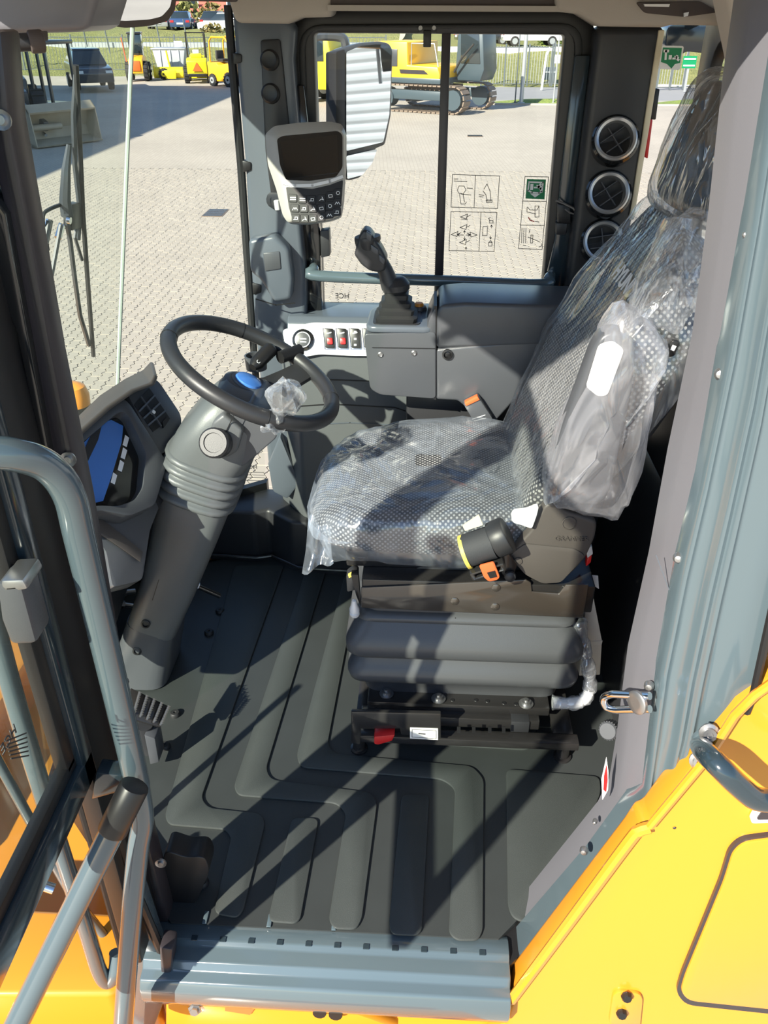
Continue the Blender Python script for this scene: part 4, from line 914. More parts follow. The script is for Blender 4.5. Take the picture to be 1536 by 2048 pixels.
# ---- belt retractor and buckle
br = thing('belt_retractor', 'black seat belt reel with orange belt tongue beside the cushion', 'seat belt', at(985, 1120, Y=1.47))
rt = Matrix.Rotation(R(18), 3, 'Y')
rc0 = at(968, 1090, Y=1.475)
dx = (at(1010, 1065, Y=1.475) - at(930, 1092, Y=1.475)).normalized(); dz = Vector((-dx.z, 0, dx.x)); 
if dz.z < 0: dz = -dz
def K(a, b, dy=0): return rc0 + dx * a + dz * b + Vector((0, dy, 0))
MB().cyl(K(-.038, .008, -.012), K(.022, .008, -.012), .036, n=26).build('webbing_roll', M['webbing'], br)
MB().cyl(K(.022, .008, -.008), K(.058, .012, -.008), .040, n=26).build('spring_cap', M['console_dark'], br, bevel=.004)
MB().cyl(K(-.044, .006, -.012), K(-.036, .006, -.012), .038, n=26).build('yellow_disc', M['yellow_plastic'], br)
fr = [K(-.045, -.046, -.05), K(.03, -.046, -.05), K(.03, -.026, -.05), K(-.045, -.026, -.05)]
MB().ring(fr, [K(-.036, -.041, -.05), K(.021, -.041, -.05), K(.021, -.032, -.05), K(-.036, -.032, -.05)], (0, .05, 0)).build('guide_frame', M['steel_black'], br, bevel=.003)
to = MB().prism(rnd(P([(958, 1132), (988, 1124), (1000, 1154), (996, 1160), (978, 1164), (968, 1156)], Y=1.418), .004, 2), (0, .006, 0)).build('belt_tongue', M['orange_plastic'], br, bevel=.002)
MB().prism(P([(974, 1146), (990, 1142), (994, 1154), (980, 1157)], Y=1.416), (0, .004, 0)).build('tongue_slot', M['black'], to)
MB().prism(rnd(P([(925, 1052), (958, 1030), (966, 1050), (930, 1062)], Y=1.455), .002, 2), (0, .004, 0)).build('paper_tag', M['cream'], br)
MB().lathe(at(996, 1122, Y=1.47), (0, -1, .1), [(.010, 0), (.010, .004), (.006, .008), (.0, .008)], 14).build('bolt', M['steel_sheen'], br)
MB().prism(P([(990, 1105), (1010, 1095), (1035, 1130), (1025, 1160), (1005, 1150)], Y=1.485), (0, .008, 0)).build('mount', M['steel_black'], br, bevel=.003)
MB().lathe(at(1020, 1152, Y=1.48), (0, -1, .1), [(.013, 0), (.012, .006), (.006, .010), (.0, .010)], 14).build('bolt', M['console_dark'], br)
bk = thing('belt_buckle', 'grey belt buckle with orange release button between seat and armrest', 'buckle', at(955, 840, Y=2.0))
bq = P([(926, 808), (956, 792), (986, 838), (978, 848), (958, 852), (944, 838)], Y=2.03)
MB().prism(rnd(bq, .004, 2), (0, .03, 0)).build('body', M['console'], bk, bevel=.004)
MB().prism(P([(929, 806), (955, 793), (960, 800), (932, 813)], Y=2.026), (0, .02, 0)).build('release_button', M['orange_plastic'], bk, bevel=.002)
MB().ribbon(P([(945, 838), (970, 830)], Y=2.0292), .002, ND).build('emblem', M['silver'], bk)
MB().ribbon(P([(948, 842), (972, 836)], Y=2.0292), .0015, ND).build('emblem', M['silver'], bk)
MB().tube(P([(968, 848), (990, 870), (1000, 900)], Y=2.05), .012, 8).build('stalk', M['black'], bk)

# ---- plastic covers
def wav(p, n):
    k = .0022 * math.sin(p.x * 46 + 3 * math.sin(p.y * 15)) + .002 * math.sin(p.y * 60 + 4 * math.sin(p.x * 12) + p.z * 30) + .0015 * math.sin((p.x + p.y + p.z) * 95)
    return n * k
pc_ = thing('cushion_cover', 'clear crinkled plastic film over the seat cushion', 'plastic film', (0, SY, .53))
def cov(u, v):
    p = cushion_pt(.004 + u * .67, v, .009); k = max(0, u - .72) / .28
    a = v * 2 * math.pi
    p.z -= .03 * k * (1 + .5 * math.sin(a * 5)) ; p.x += .012 * k * math.sin(a * 7); p.y += .012 * k * math.sin(a * 6 + 1)
    return p
MB().grid(cov, 44, 110).build('film', M['film'], pc_, ang=80, disp=wav)
# loose corner hanging down at the front near side
fA = [at(618, 1030, Y=1.60), at(632, 1080, Y=1.56), at(604, 1152, Y=1.53), at(650, 1152, Y=1.54), at(668, 1128, Y=1.53), at(720, 1120, Y=1.52), at(660, 1060, Y=1.56)]
def hang(u, v):
    a = fA[0].lerp(fA[2], v); b = fA[6].lerp(fA[4], v); return a.lerp(b, u) + Vector((0, .012 * math.sin(u * 9 + v * 3), .006 * math.sin(v * 8)))
MB().grid(hang, 10, 12).build('hanging_flap', M['film'], pc_, ang=80)
for poly in ([(930, 912), (955, 906), (962, 912), (940, 918)], [(962, 940), (985, 926), (998, 930), (990, 944), (968, 944)]):
    MB().prism([at(x, y, Z=.671) for x, y in poly], (0, 0, .001)).build('tear', M['cloth'], pc_)
pbk = thing('backrest_cover', 'clear creased plastic film stretched over the backrest', 'plastic film', B0)
def bring(s_, h_, d_):
    return back_ring(s_, h_, d_, .012, 64)
bc_ = [(-.01, .215, .12), (.05, .25, .13), (.15, .262, .14), (.3, .272, .16), (.42, .265, .16), (.52, .245, .15), (.60, .21, .135), (.65, .165, .105), (.68, .12, .06)]
def lerp_ring(t):
    q = t * (len(bc_) - 1); i = min(int(q), len(bc_) - 2); f = q - i
    return [a.lerp(b, f) for a, b in zip(bring(*bc_[i]), bring(*bc_[i + 1]))]
def wav2(p, n):
    q = p - B0; s_ = q.dot(bu)
    return n * (.0035 * math.sin(p.y * 85 + 9 * s_) + .002 * math.sin(p.y * 140 - 14 * s_) + .002 * math.sin(s_ * 40 + p.y * 20))
front_only = [r_[-21:] + r_[:22] for r_ in [lerp_ring(k / 40) for k in range(41)]]
MB().loft(front_only, closed=False).build('film', M['film_back'], pbk, ang=80, disp=wav2)
phd = thing('headrest_cover', 'clear plastic bag pulled over the headrest', 'plastic film', HB)
def wav3(p, n): return n * (.004 * math.sin(p.y * 70 + p.z * 25) + .003 * math.sin(p.y * 130 + p.z * 10) + .002 * math.sin(p.z * 60))
MB().grid(lambda u, v: head_pt(u * .97, v, .016), 30, 80).build('film', M['film_head'], phd, ang=80, disp=wav3)
# bag over the folded armrest
pba = thing('armrest_bag', 'milky plastic bag over the raised left armrest', 'plastic film', at(1180, 1010, Y=ay))
bo = [(1098, 985), (1088, 1005), (1090, 950), (1118, 860), (1168, 760), (1195, 700), (1210, 650), (1250, 610), (1290, 630), (1332, 680), (1334, 712), (1318, 735), (1310, 790), (1290, 900), (1262, 990), (1248, 1015), (1220, 1034), (1165, 1026), (1110, 1008)]
bp_ = smooth(P(bo, Y=ay + .02), 3, closed=True); cen = sum(bp_, Vector()) / len(bp_)
rn = random.Random(9); rings = []
for k, (t, off) in enumerate(((.25, -.062), (.62, -.056), (.86, -.040), (.97, -.018), (1.0, .01), (.97, .05), (.8, .075))):
    rings.append([cen + (q - cen) * (t * (1 + .02 * math.sin(i * 1.7 + k))) + Vector((0, off + .006 * math.sin(i * .9 + k * 2), 0)) for i, q in enumerate(bp_)])
MB().loft(rings).build('film', M['film_bag'], pba, ang=28)
# second bag hanging over the shoulder of the seat
pbs = thing('shoulder_bag', 'loose creased plastic sheet hanging over the near shoulder of the backrest', 'plastic film', at(1350, 600, Y=1.5))
so_ = [(1262, 640), (1285, 560), (1320, 480), (1352, 440), (1395, 428), (1436, 440), (1440, 480), (1425, 560), (1395, 620), (1365, 655), (1330, 665), (1300, 655)]
sp = smooth(P(so_, Y=1.50), 3, closed=True); cen2 = sum(sp, Vector()) / len(sp); rings = []
for k, (t, off) in enumerate(((.2, -.024), (.5, -.03), (.8, -.014), (1.0, .0), (.98, .04))):
    rings.append([cen2 + (q - cen2) * (t * (1 + .05 * math.sin(i * 1.3 + k))) + Vector((0, off + .010 * math.sin(i * 1.1 + k * 1.7), 0)) for i, q in enumerate(sp)])
MB().loft(rings).build('film', M['film_back'], pbs, ang=28)

# ---- things around the seat
bx = thing('cardboard_box', 'pale cardboard box standing behind the seat base', 'box', at(1180, 1340, Y=1.62))
c4 = P([(1172, 1200), (1186, 1190), (1204, 1282), (1200, 1350), (1158, 1352)], Y=1.62)
MB().prism(c4, (0, .16, 0)).build('carton', M['box_card'], bx, bevel=.002)
MB().prism(P([(1168, 1284), (1205, 1282), (1203, 1290), (1168, 1290)], Y=1.617), (0, .004, 0)).build('flap', M['box_card'], bx)
hs = thing('wrapped_hose', 'white hose in clear wrap running down behind the seat base', 'hose', at(1150, 1410, Y=1.5))
hp = smooth([at(1158, 1240, Y=1.56), at(1166, 1285, Y=1.55), at(1176, 1330, Y=1.53), at(1180, 1370, Y=1.52), at(1172, 1395, Y=1.51), at(1150, 1406, Y=1.50), at(1105, 1405, Y=1.50)], 6)
n = len(hp); MB().tube(hp[:n // 2 + 3], .011, 10).build('grey_hose', M['console'], hs); MB().tube(hp[n // 2 + 2:], .014, 10).build('white_sleeve', M['white'], hs)
MB().tube(hp, [.0165 + .002 * math.sin(k * 1.1) + .0015 * math.sin(k * 2.3) for k in range(n)], 12).build('clear_wrap', M['film_small'], hs, ang=30)
pt = thing('paper_scrap', 'small white torn label sticking out behind the seat frame', 'paper', at(1185, 1165, Y=1.57))
MB().prism(P([(1172, 1150), (1196, 1152), (1198, 1178), (1182, 1168)], Y=1.57), (0, .002, 0)).build('sheet', M['paper'], pt)
rk = thing('rubber_knob', 'ribbed grey knob on the rear wall near the door striker', 'knob', at(1215, 1490, Y=1.36))
kc = at(1216, 1462, Y=1.36); kax = Vector((-.5, -.75, .45)).normalized()
MB().lathe(kc, kax, [(.020, -.03), (.021, .0), (.018, .004), (.0, .004)], 26).build('cap', M['console'], rk)
u_ = kax.orthogonal().normalized(); v_ = kax.cross(u_); g = MB()
for k in range(22):
    a = k * 2 * math.pi / 22; c = kc + (u_ * math.cos(a) + v_ * math.sin(a)) * .0208; g.cyl(c - kax * .026, c - kax * .002, .0016, n=5)
g.build('knurling', M['console'], rk)
MB().cyl(kc - kax * .025, Vector((.60, kc.y + .04, kc.z - .02)), .009, n=10).build('stem', M['black'], rk)
sd = thing('warning_sticker', 'red and white warning sticker on the door post trim', 'sticker', at(1210, 1560, Y=1.06))
MB().prism(P([(1213, 1515), (1217, 1545), (1216, 1580), (1205, 1600), (1203, 1560)], Y=1.04), (0, .002, 0)).build('backing', M['white'], sd)
MB().prism(P([(1213, 1530), (1215, 1560), (1212, 1584), (1207, 1580), (1208, 1552)], Y=1.0385), (0, .001, 0)).build('print', M['red'], sd)
bl = thing('blue_label', 'dark blue label with white letters behind the backrest', 'label', at(1405, 660, Y=1.6))
MB().prism(P([(1390, 632), (1420, 628), (1420, 690), (1385, 690)], Y=1.62), (0, .004, 0)).build('plate', M['label_blue'], bl)
lettering('label_letters', 'RAN', at(1391, 656, Y=1.618), (1, 0, 0), (0, 0, 1), .024, M['print_white'], bl)
lettering('label_letters', 'WL', at(1391, 680, Y=1.618), (1, 0, 0), (0, 0, 1), .024, M['print_white'], bl)
MB().prism(rnd(P([(1375, 692), (1425, 690), (1425, 735), (1362, 735)], Y=1.63), .01, 3), (0, .03, 0)).build('bottle_body', M['teal'], bl, bevel=.005)
# ================================================================ the yard outside
G = -1.9
def paving_mat():
    m = mat('paving', (.42, .385, .33), .85); t = m.node_tree; b = t.nodes['Principled BSDF']
    tc = [n for n in t.nodes if n.type == 'TEX_COORD'][0]
    mp = N(t, 'ShaderNodeMapping'); mp.inputs['Rotation'].default_value = (0, 0, R(86)); t.links.new(tc.outputs['Object'], mp.inputs[0])
    n0 = N(t, 'ShaderNodeTexNoise', Scale=14.0, Detail=1.0); t.links.new(mp.outputs[0], n0.inputs['Vector'])
    br = N(t, 'ShaderNodeTexBrick', Scale=1.0); br.inputs['Color1'].default_value = (.43, .385, .32, 1); br.inputs['Color2'].default_value = (.40, .358, .298, 1)
    br.inputs['Mortar'].default_value = (.33, .295, .245, 1); br.inputs['Mortar Size'].default_value = .006; br.inputs['Brick Width'].default_value = .2; br.inputs['Row Height'].default_value = .1
    t.links.new(mp.outputs[0], br.inputs['Vector'])
    n1 = N(t, 'ShaderNodeTexNoise', Scale=.35, Detail=6.0); t.links.new(tc.outputs['Object'], n1.inputs['Vector'])
    mx = N(t, 'ShaderNodeMix', data_type='RGBA', blend_type='MULTIPLY'); mx.inputs['Factor'].default_value = 1
    cr = N(t, 'ShaderNodeMapRange'); cr.inputs['From Min'].default_value = .3; cr.inputs['From Max'].default_value = .7; cr.inputs['To Min'].default_value = .9; cr.inputs['To Max'].default_value = 1.06
    t.links.new(n1.outputs['Fac'], cr.inputs['Value']); t.links.new(br.outputs['Color'], mx.inputs['A']); t.links.new(cr.outputs[0], mx.inputs['B'])
    t.links.new(mx.outputs['Result'], b.inputs['Base Color']); return m
M['paving'] = paving_mat()
dm('paver', (.385, .345, .285), .85, bump=(220, .5, .002), var=(1.2, .14))
dm('joint', (.13, .115, .09), .95)
dm('grass', (.17, .20, .045), .9, bump=(9, 1.0, .15), var=(2.2, .35, (.34, .33, .11)))
dm('grass_lush', (.16, .26, .03), .9, bump=(9, 1.0, .1), var=(3, .4, (.3, .36, .08)))
dm('dry_grass', (.36, .29, .12), .9, bump=(9, 1.0, .1), var=(3, .4, (.22, .24, .08)))
dm('asphalt', (.26, .26, .26), .9, var=(1, .1))
dm('clad_white', (.42, .44, .46), .4, var=(.5, .04))
dm('clad_blue', (.20, .27, .36), .45)
dm('body_grey', (.045, .052, .06), .35, coat=.4)
dm('machine_yellow', (.85, .50, .02), .4)
dm('machine_lemon', (.80, .66, .02), .4)
dm('machine_orange', (.86, .42, .02), .4)
dm('machine_red', (.80, .12, .02), .45)
dm('slate', (.045, .07, .085), .4, coat=.2)
dm('track_steel', (.20, .15, .11), .55, var=(9, .3))
dm('bucket_steel', (.36, .31, .23), .5, var=(3, .25))
dm('tyre', (.02, .02, .021), .8)
dm('car_dark', (.03, .035, .045), .2, coat=.8)
dm('car_blue', (.03, .06, .14), .2, coat=.8)
dm('car_white', (.78, .79, .8), .25, coat=.6)
dm('car_silver', (.42, .44, .46), .3, coat=.6, metal=.3)
dm('car_red', (.45, .03, .03), .25, coat=.8)
dm('car_glass', (.02, .03, .035), .05, coat=1.0)
dm('galv', (.45, .47, .48), .4, metal=.5)
dm('fence_grey', (.10, .12, .13), .5)
dm('roof_red', (.5, .12, .08), .7)
dm('foliage', (.10, .15, .03), .9, var=(4, .5, (.32, .22, .08)), bump=(8, 1, .1))

gr = MB().bb((-70, -60, G - .35), (45, 40.0, G - .012)).build('ground', M['paving']); tag(gr, 'paved machine yard of wavy sand-coloured concrete blocks', kind='structure')
MB().bb((-70, 40.0, G - .36), (2.6, 57, G - .012)).build('far_paving', M['paving'], gr)
MB().bb((2.6, 42.5, G - .37), (45, 50, G - .02)).build('road', M['asphalt'], gr)
MB().bb((2.6, 40.0, G - .36), (45, 40.2, G + .05)).build('kerb', M['white_paint'] if 0 else M['paver'], gr, bevel=.02)
# wavy interlocking blocks: rows run along the yard
PW, PL_ = .125, .25
def wave(s): return .018 * (1 if (s / (PL_ / 2)) % 1 < .5 else -1) * min(1, 4 * min((s / (PL_ / 4)) % 1, 1 - (s / (PL_ / 4)) % 1))
def paver_mesh():
    g = .0035; n = 8; lo, hi = [], []
    for k in range(n + 1):
        y = g + (PL_ - 2 * g) * k / n; lo.append(Vector((g + wave(y), y, 0))); hi.append(Vector((PW - g + wave(y), y, 0)))
    pts = lo + hi[::-1]; b = MB(); m = len(pts); c = sum(pts, Vector()) / m
    top = [q + (c - q).normalized() * .004 for q in pts]
    b.loft([[q - Vector((0, 0, .014)) for q in pts], top], cap=False); b.f.append(tuple(range(m, 2 * m)))
    return b
pv = paver_mesh()
me0 = bpy.data.meshes.new('paver'); me0.from_pydata([tuple(v) for v in pv.v], [], pv.f); me0.materials.append(M['paver'])
boxes = [(70, 330, 500, 800), (470, 900, 545, 1000), (630, 330, 1095, 640), (1285, 200, 1400, 420)]
cand, hidden = [], []
for i in range(-75, 60):
    for j in range(20, 90):
        x, y = i * PW, (j + (.5 if i % 2 else 0)) * PL_
        px, py, wd = proj(Vector((x + PW / 2, y + PL_ / 2, G)))
        (cand if any(a <= px <= c and b <= py <= d for a, b, c, d in boxes) else hidden).append((wd, x, y))
cand.sort(); cand += hidden
rn = random.Random(4); near, rest = cand[:300], cand[300:]
for k, (wd, x, y) in enumerate(near):
    o = bpy.data.objects.new('paver', me0); COL.objects.link(o); o.location = (x, y, G + rn.uniform(-.003, .002)); o.parent = gr
rb_ = MB()
for wd, x, y in rest:
    d = Vector((x, y, G + rn.uniform(-.003, .002))); rb_.add([v + d for v in pv.v], pv.f)
me1 = bpy.data.meshes.new('paver_field'); me1.from_pydata([tuple(v) for v in rb_.v], [], rb_.f); me1.materials.append(M['paver'])
o = bpy.data.objects.new('paver_field', me1); COL.objects.link(o); o.parent = gr; o['kind'] = 'stuff'
MB().bb((-9.4, 5, G - .02), (7.5, 22.6, G - .0115)).build('joint_sand', M['joint'], gr)
def drain(px, py, w_, d_, lab):
    c = at(px, py, Z=G); t = thing('drain_grate', lab, 'drain', (c.x, c.y, G))
    MB().bb((c.x - w_ / 2, c.y - d_ / 2, G - .01), (c.x + w_ / 2, c.y + d_ / 2, G + .006)).build('frame', M['track_steel'], t)
    for k in range(8): MB().bb((c.x - w_ / 2 + .02, c.y - d_ / 2 + d_ * (k + .25) / 8, G + .006), (c.x + w_ / 2 - .02, c.y - d_ / 2 + d_ * (k + .7) / 8, G + .014)).build('bar', M['steel_black'], t)
drain(431, 426, .42, .7, 'rusty square drain grate in the paving beyond the windscreen')
drain(950, 272, .5, .35, 'small round-edged drain cover in the paving seen through the far window')

# grass banks
def bank(u, v, x0, x1, prof):
    x = x0 + (x1 - x0) * v; q = u * (len(prof) - 1); i = min(int(q), len(prof) - 2); f = q - i
    y = prof[i][0] * (1 - f) + prof[i + 1][0] * f; z = prof[i][1] * (1 - f) + prof[i + 1][1] * f
    return Vector((x, y, z + .12 * math.sin(x * 1.3 + y) * math.sin(x * .37 + y * .7)))
o = MB().grid(lambda u, v: bank(u, v, -75, -2.5, [(57, G - .05), (60, G + .2), (64, -1.0), (70, .05), (73, .25), (90, .4)]), 30, 60).build('grass_bank', M['grass']); tag(o, 'sunny green grass bank behind the parked machines', kind='structure')
o = MB().grid(lambda u, v: bank(u, v, -2.6, 60, [(50, G - .1), (51, G), (60, -1.0), (62, -.62), (75, -.5), (100, 0)]), 24, 50).build('grass_bank', M['grass']); tag(o, 'rough grass bank behind the metal gate', kind='structure')
o = MB().grid(lambda u, v: bank(u, v, 2.6, 14, [(40.2, G + .02), (41, G + .1), (42, G + .05), (42.6, G - .05)]), 8, 60).build('grass_verge', M['grass_lush']); tag(o, 'strip of bright green grass along the yard kerb', kind='structure')
o = MB().grid(lambda u, v: bank(u, v, 13, 26, [(56, G), (57, G + .5), (59, G + .8), (61, G)]), 8, 40).build('grass_verge', M['dry_grass']); tag(o, 'dry yellow grass seen above the headrest', kind='structure')
o = MB().bb((-2.6, 61.5, -.8), (14, 62, -.42)).build('wall_back', M['white_paint']); tag(o, 'low white wall along the top of the bank', kind='structure')
o = MB().bb((-75, 66, -.75), (-3, 67.5, -.35)).build('wall_bank', M['galv']); tag(o, 'pale guard rail path across the grass bank', kind='structure')
o = MB().bb((8, 50.5, G - .05), (60, 100, G + .03)).build('forecourt', M['asphalt']); tag(o, 'pale asphalt forecourt beyond the gate', kind='structure')
o.data.materials[0] = mat('asphalt_pale', (.55, .53, .48), .9)

# ---- buildings
def clad(name, p0, p1, z0, z1, n, out, m, par):
    """wall of horizontal profile boards, joined: far too fine to pick apart"""
    b = MB(); out = Vector(out)
    for k in range(n):
        za, zb = z0 + (z1 - z0) * k / n, z0 + (z1 - z0) * (k + 1) / n; d = zb - za
        a, c = Vector((p0[0], p0[1], za)), Vector((p1[0], p1[1], za))
        b.add([a, c, c + out * .06 + Vector((0, 0, d * .35)), a + out * .06 + Vector((0, 0, d * .35)), c + out * .06 + Vector((0, 0, d * .7)), a + out * .06 + Vector((0, 0, d * .7)), c + Vector((0, 0, d)), a + Vector((0, 0, d))], [(0, 1, 2, 3), (3, 2, 4, 5), (5, 4, 6, 7)])
    o = b.build(name, M[m], par, ang=20); o['kind'] = 'stuff'; return o
hall = thing('corrugated_hall', 'large hall with blue-grey horizontal cladding left of the yard', 'building', (-28, 10, G))
MB().bb((-40, -18, G), (-18.0, 38.5, G + 8.6)).build('wall', M['clad_blue'], hall)
clad('cladding', (-18.0, -18), (-18.0, 38.5), G, G + 8.6, 32, (1, 0, 0), 'clad_blue', hall)
MB().bb((-40.4, -18.4, G + 8.6), (-17.8, 38.8, G + 8.9)).build('roof', M['galv'], hall)
MB().bb((-18.05, 38.3, G), (-17.85, 38.55, G + 8.6)).build('corner_flashing', M['white_paint'], hall)
h2 = thing('white_hall', 'white hall with ribbed cladding reflected in the exterior mirror', 'building', (30, 8, G))
MB().bb((24, -12, G), (40, 30, G + 8)).build('wall', M['clad_white'], h2)
clad('cladding', (24, 30), (24, -12), G + .8, G + 8, 26, (-1, 0, 0), 'clad_white', h2)
MB().bb((23.7, -12.4, G + 8), (40.4, 30.4, G + 8.3)).build('roof', M['galv'], h2)
def house(c, w_, d_, h_, lab, wallm='white_paint', roofm='roof_red'):
    x, y, z = c; t = thing('house', lab, 'house', c)
    MB().bb((x - w_ / 2, y - d_ / 2, z - 1), (x + w_ / 2, y + d_ / 2, z + h_)).build('wall', M[wallm], t)
    MB().prism([(x - w_ / 2 - .4, y - d_ / 2 - .4, z + h_), (x + w_ / 2 + .4, y - d_ / 2 - .4, z + h_), (x + w_ / 2 + .4, y, z + h_ + 2), (x - w_ / 2 - .4, y, z + h_ + 2)], (0, .2, .2)).build('roof', M[roofm], t)
    for k in range(3):
        xx = x - w_ / 2 + w_ * (k + .5) / 3; wd = MB().bb((xx - .6, y - d_ / 2 - .05, z + 1), (xx + .6, y - d_ / 2 + .02, z + 2.2)).build('window', M['white'], t)
        MB().bb((xx - .5, y - d_ / 2 - .07, z + 1.1), (xx + .5, y - d_ / 2 - .04, z + 2.1)).build('pane', M['car_glass'], wd)
house((-24, 98, .3), 12, 6, 1.2, 'white house with red roof behind the parked cars on the left')
house((6, 92, -.2), 14, 6, 2.6, 'low pale building behind the car park above the gate', 'slate', 'slate')

# ---- simple vegetation on the sky line
def shrub(c, r, lab, m='foliage', n=160, seed=1):
    rn = random.Random(seed); t = thing('shrub', lab, 'shrub', c, 'shrubs along the car park'); b = MB()
    for k in range(n):
        a, e, q = rn.uniform(0, 6.28), rn.uniform(0, 1.57), r * rn.uniform(.5, 1)
        p = Vector(c) + Vector((math.cos(a) * math.cos(e) * q, math.sin(a) * math.cos(e) * q, math.sin(e) * q * .9)); s = r * .16
        u = Vector((rn.uniform(-1, 1), rn.uniform(-1, 1), rn.uniform(-1, 1))).normalized(); v = u.orthogonal().normalized()
        b.add([p - u * s, p + v * s * .5, p + u * s, p - v * s * .5], [(0, 1, 2, 3)])
    f = b.build('leaves', M[m], t); f['kind'] = 'stuff'
    MB().cyl(c, Vector(c) + Vector((0, 0, r * .7)), r * .08, n=6).build('stem', M['track_steel'], t)
sl_ = ['rust-coloured shrub between the parked cars on the left', 'green shrub at the left end of the parked cars', 'tall yellow-green shrub beside the white car on the right', 'olive shrub left of the white car behind the gate', 'bright shrub behind the rear window frame', 'brown bush on the slope below the white parked car', 'dark shrub behind the interior mirror']
for k, (px, py, Y, r, m_) in enumerate(((425, 30, 88, 2.0, 'foliage'), (372, 34, 92, 2.6, 'grass'), (1105, 82, 70, 1.7, 'grass_lush'), (1020, 70, 86, 1.8, 'dry_grass'), (1478, 90, 80, 2.6, 'dry_grass'), (425, 66, 71.5, 1.3, 'foliage'), (230, 40, 90, 3.0, 'grass'))):
    c = at(px, py, Y=Y); shrub(Vector((c.x, c.y, c.z - r * .4)), r, sl_[k], m_, seed=k)

# ---- cars
def car(px, py, Y, rz, m_, lab, sc=1.0, suv=1.0, z=None, plate=False):
    c = at(px, py, Y=Y)
    if z is not None: c.z = z
    t = thing('parked_car', lab, 'car', c, 'parked cars')
    Rz = Matrix.Rotation(rz, 3, 'Z')
    def L(x, y, zz): return c + Rz @ (Vector((x, y, zz * suv)) * sc)
    side = [(-2.1, .35), (2.1, .35), (2.15, .7), (1.95, .85), (1.0, .95), (-2.0, 1.0), (-2.15, .75)]
    b = MB(); b.loft([[L(x, -.86, z_) for x, z_ in side], [L(x, .86, z_) for x, z_ in side]]); b.build('body', M[m_], t, bevel=.06 * sc)
    cab_ = [(-1.95, .98, .80), (1.05, .95, .80), (.35, 1.45, .62), (-1.5, 1.47, .62)]
    b = MB(); b.loft([[L(x, -w_, z_) for x, z_, w_ in cab_], [L(x, w_, z_) for x, z_, w_ in cab_]]); b.build('greenhouse', M['car_glass'], t, bevel=.04 * sc)
    b = MB(); b.loft([[L(x, -.64, z_) for x, z_ in ((-1.55, 1.45), (.4, 1.43), (.3, 1.5), (-1.45, 1.52))], [L(x, .64, z_) for x, z_ in ((-1.55, 1.45), (.4, 1.43), (.3, 1.5), (-1.45, 1.52))]]); b.build('roof', M[m_], t, bevel=.03)
    for sy in (-1, 1):
        for x in (-1.35, 1.35):
            wq = MB().cyl(L(x, sy * .66, .33), L(x, sy * .9, .33), .33 * sc, n=18).build('wheel', M['tyre'], t, bevel=.04)
            MB().cyl(L(x, sy * .88, .33), L(x, sy * .915, .33), .20 * sc, n=14).build('rim', M['galv'], wq)
        MB().box(L(-2.13, sy * .66, .78), (.06, .3 * sc, .16 * sc), Rz).build('tail_lamp', M['car_red'], t)
        MB().box(L(2.1, sy * .66, .72), (.08, .3 * sc, .14 * sc), Rz).build('head_lamp', M['white'], t)
    MB().box(L(-2.16, 0, .62), (.03, .5, .12), Rz).build('number_plate', M['white'], t)
    return t
car(183, 181, 47, R(-62), 'car_dark', 'dark hatchback parked in the shade by the hall', 1.05, 1.18, z=G)
car(370, 63, 78, R(95), 'car_blue', 'dark blue car second from the left above the grass bank', .95)
car(322, 62, 78, R(100), 'car_silver', 'silver car half hidden by the interior mirror', .95)
car(434, 61, 82, R(85), 'car_dark', 'black car beside the white one above the bank', .95)
car(452, 68, 74, R(165), 'car_white', 'white car at the right end of the row above the bank', .95)
car(1062, 92, 66, R(5), 'car_white', 'white car parked above the metal gate', .95)
car(965, 90, 71, R(12), 'car_dark', 'dark car with red tail lamp parked above the fence', .95)
car(1010, 88, 78, R(190), 'car_blue', 'blue car behind the others above the fence', .95)
car(1500, 105, 62, R(60), 'car_white', 'white car beyond the rear window', 1.0)

# ---- vehicles: local frame helpers
class Rig:
    def __init__(s, t, o, rz, sc=1.0): s.t = t; s.o = Vector(o); s.M = Matrix.Rotation(rz, 3, 'Z'); s.sc = sc
    def p(s, x, y, z): return s.o + s.M @ (Vector((x, y, z)) * s.sc)
    def box(s, n, c, d, m, bevel=.03, par=None, rot=None):
        Mx = s.M if rot is None else s.M @ Euler(rot).to_matrix()
        return MB().box(s.p(*c), Vector(d) * s.sc, Mx).build(n, M[m], par or s.t, bevel=bevel)
    def prism(s, n, pts, y0, y1, m, bevel=.03, par=None):
        return MB().loft([[s.p(x, y0, z) for x, z in pts], [s.p(x, y1, z) for x, z in pts]]).build(n, M[m], par or s.t, bevel=bevel)
    def cyl(s, n, a, b, r, m, k=18, par=None, bevel=0): return MB().cyl(s.p(*a), s.p(*b), r * s.sc, n=k).build(n, M[m], par or s.t, bevel=bevel)
    def tube(s, n, pts, r, m, par=None): return MB().tube([s.p(*q) for q in pts], r * s.sc, 8).build(n, M[m], par or s.t)
    def wheel(s, c, r, wd, m_rim, n='wheel'):
        x, y, z = c; q = s.cyl(n, (x, y - wd / 2, z), (x, y + wd / 2, z), r, 'tyre', 22, bevel=.05)
        s.cyl('rim', (x, y - wd / 2 - .015, z), (x, y + wd / 2 + .015, z), r * .55, m_rim, 16, par=q)
        s.cyl('hub', (x, y - wd / 2 - .04, z), (x, y + wd / 2 + .04, z), r * .18, 'tyre', 10, par=q)
        for k in range(14):
            a = k * 2 * math.pi / 14; s.box('lug', (x + math.cos(a) * r, y, z + math.sin(a) * r), (.06, wd * .9, .09), 'tyre', 0, q, (0, -a, 0))

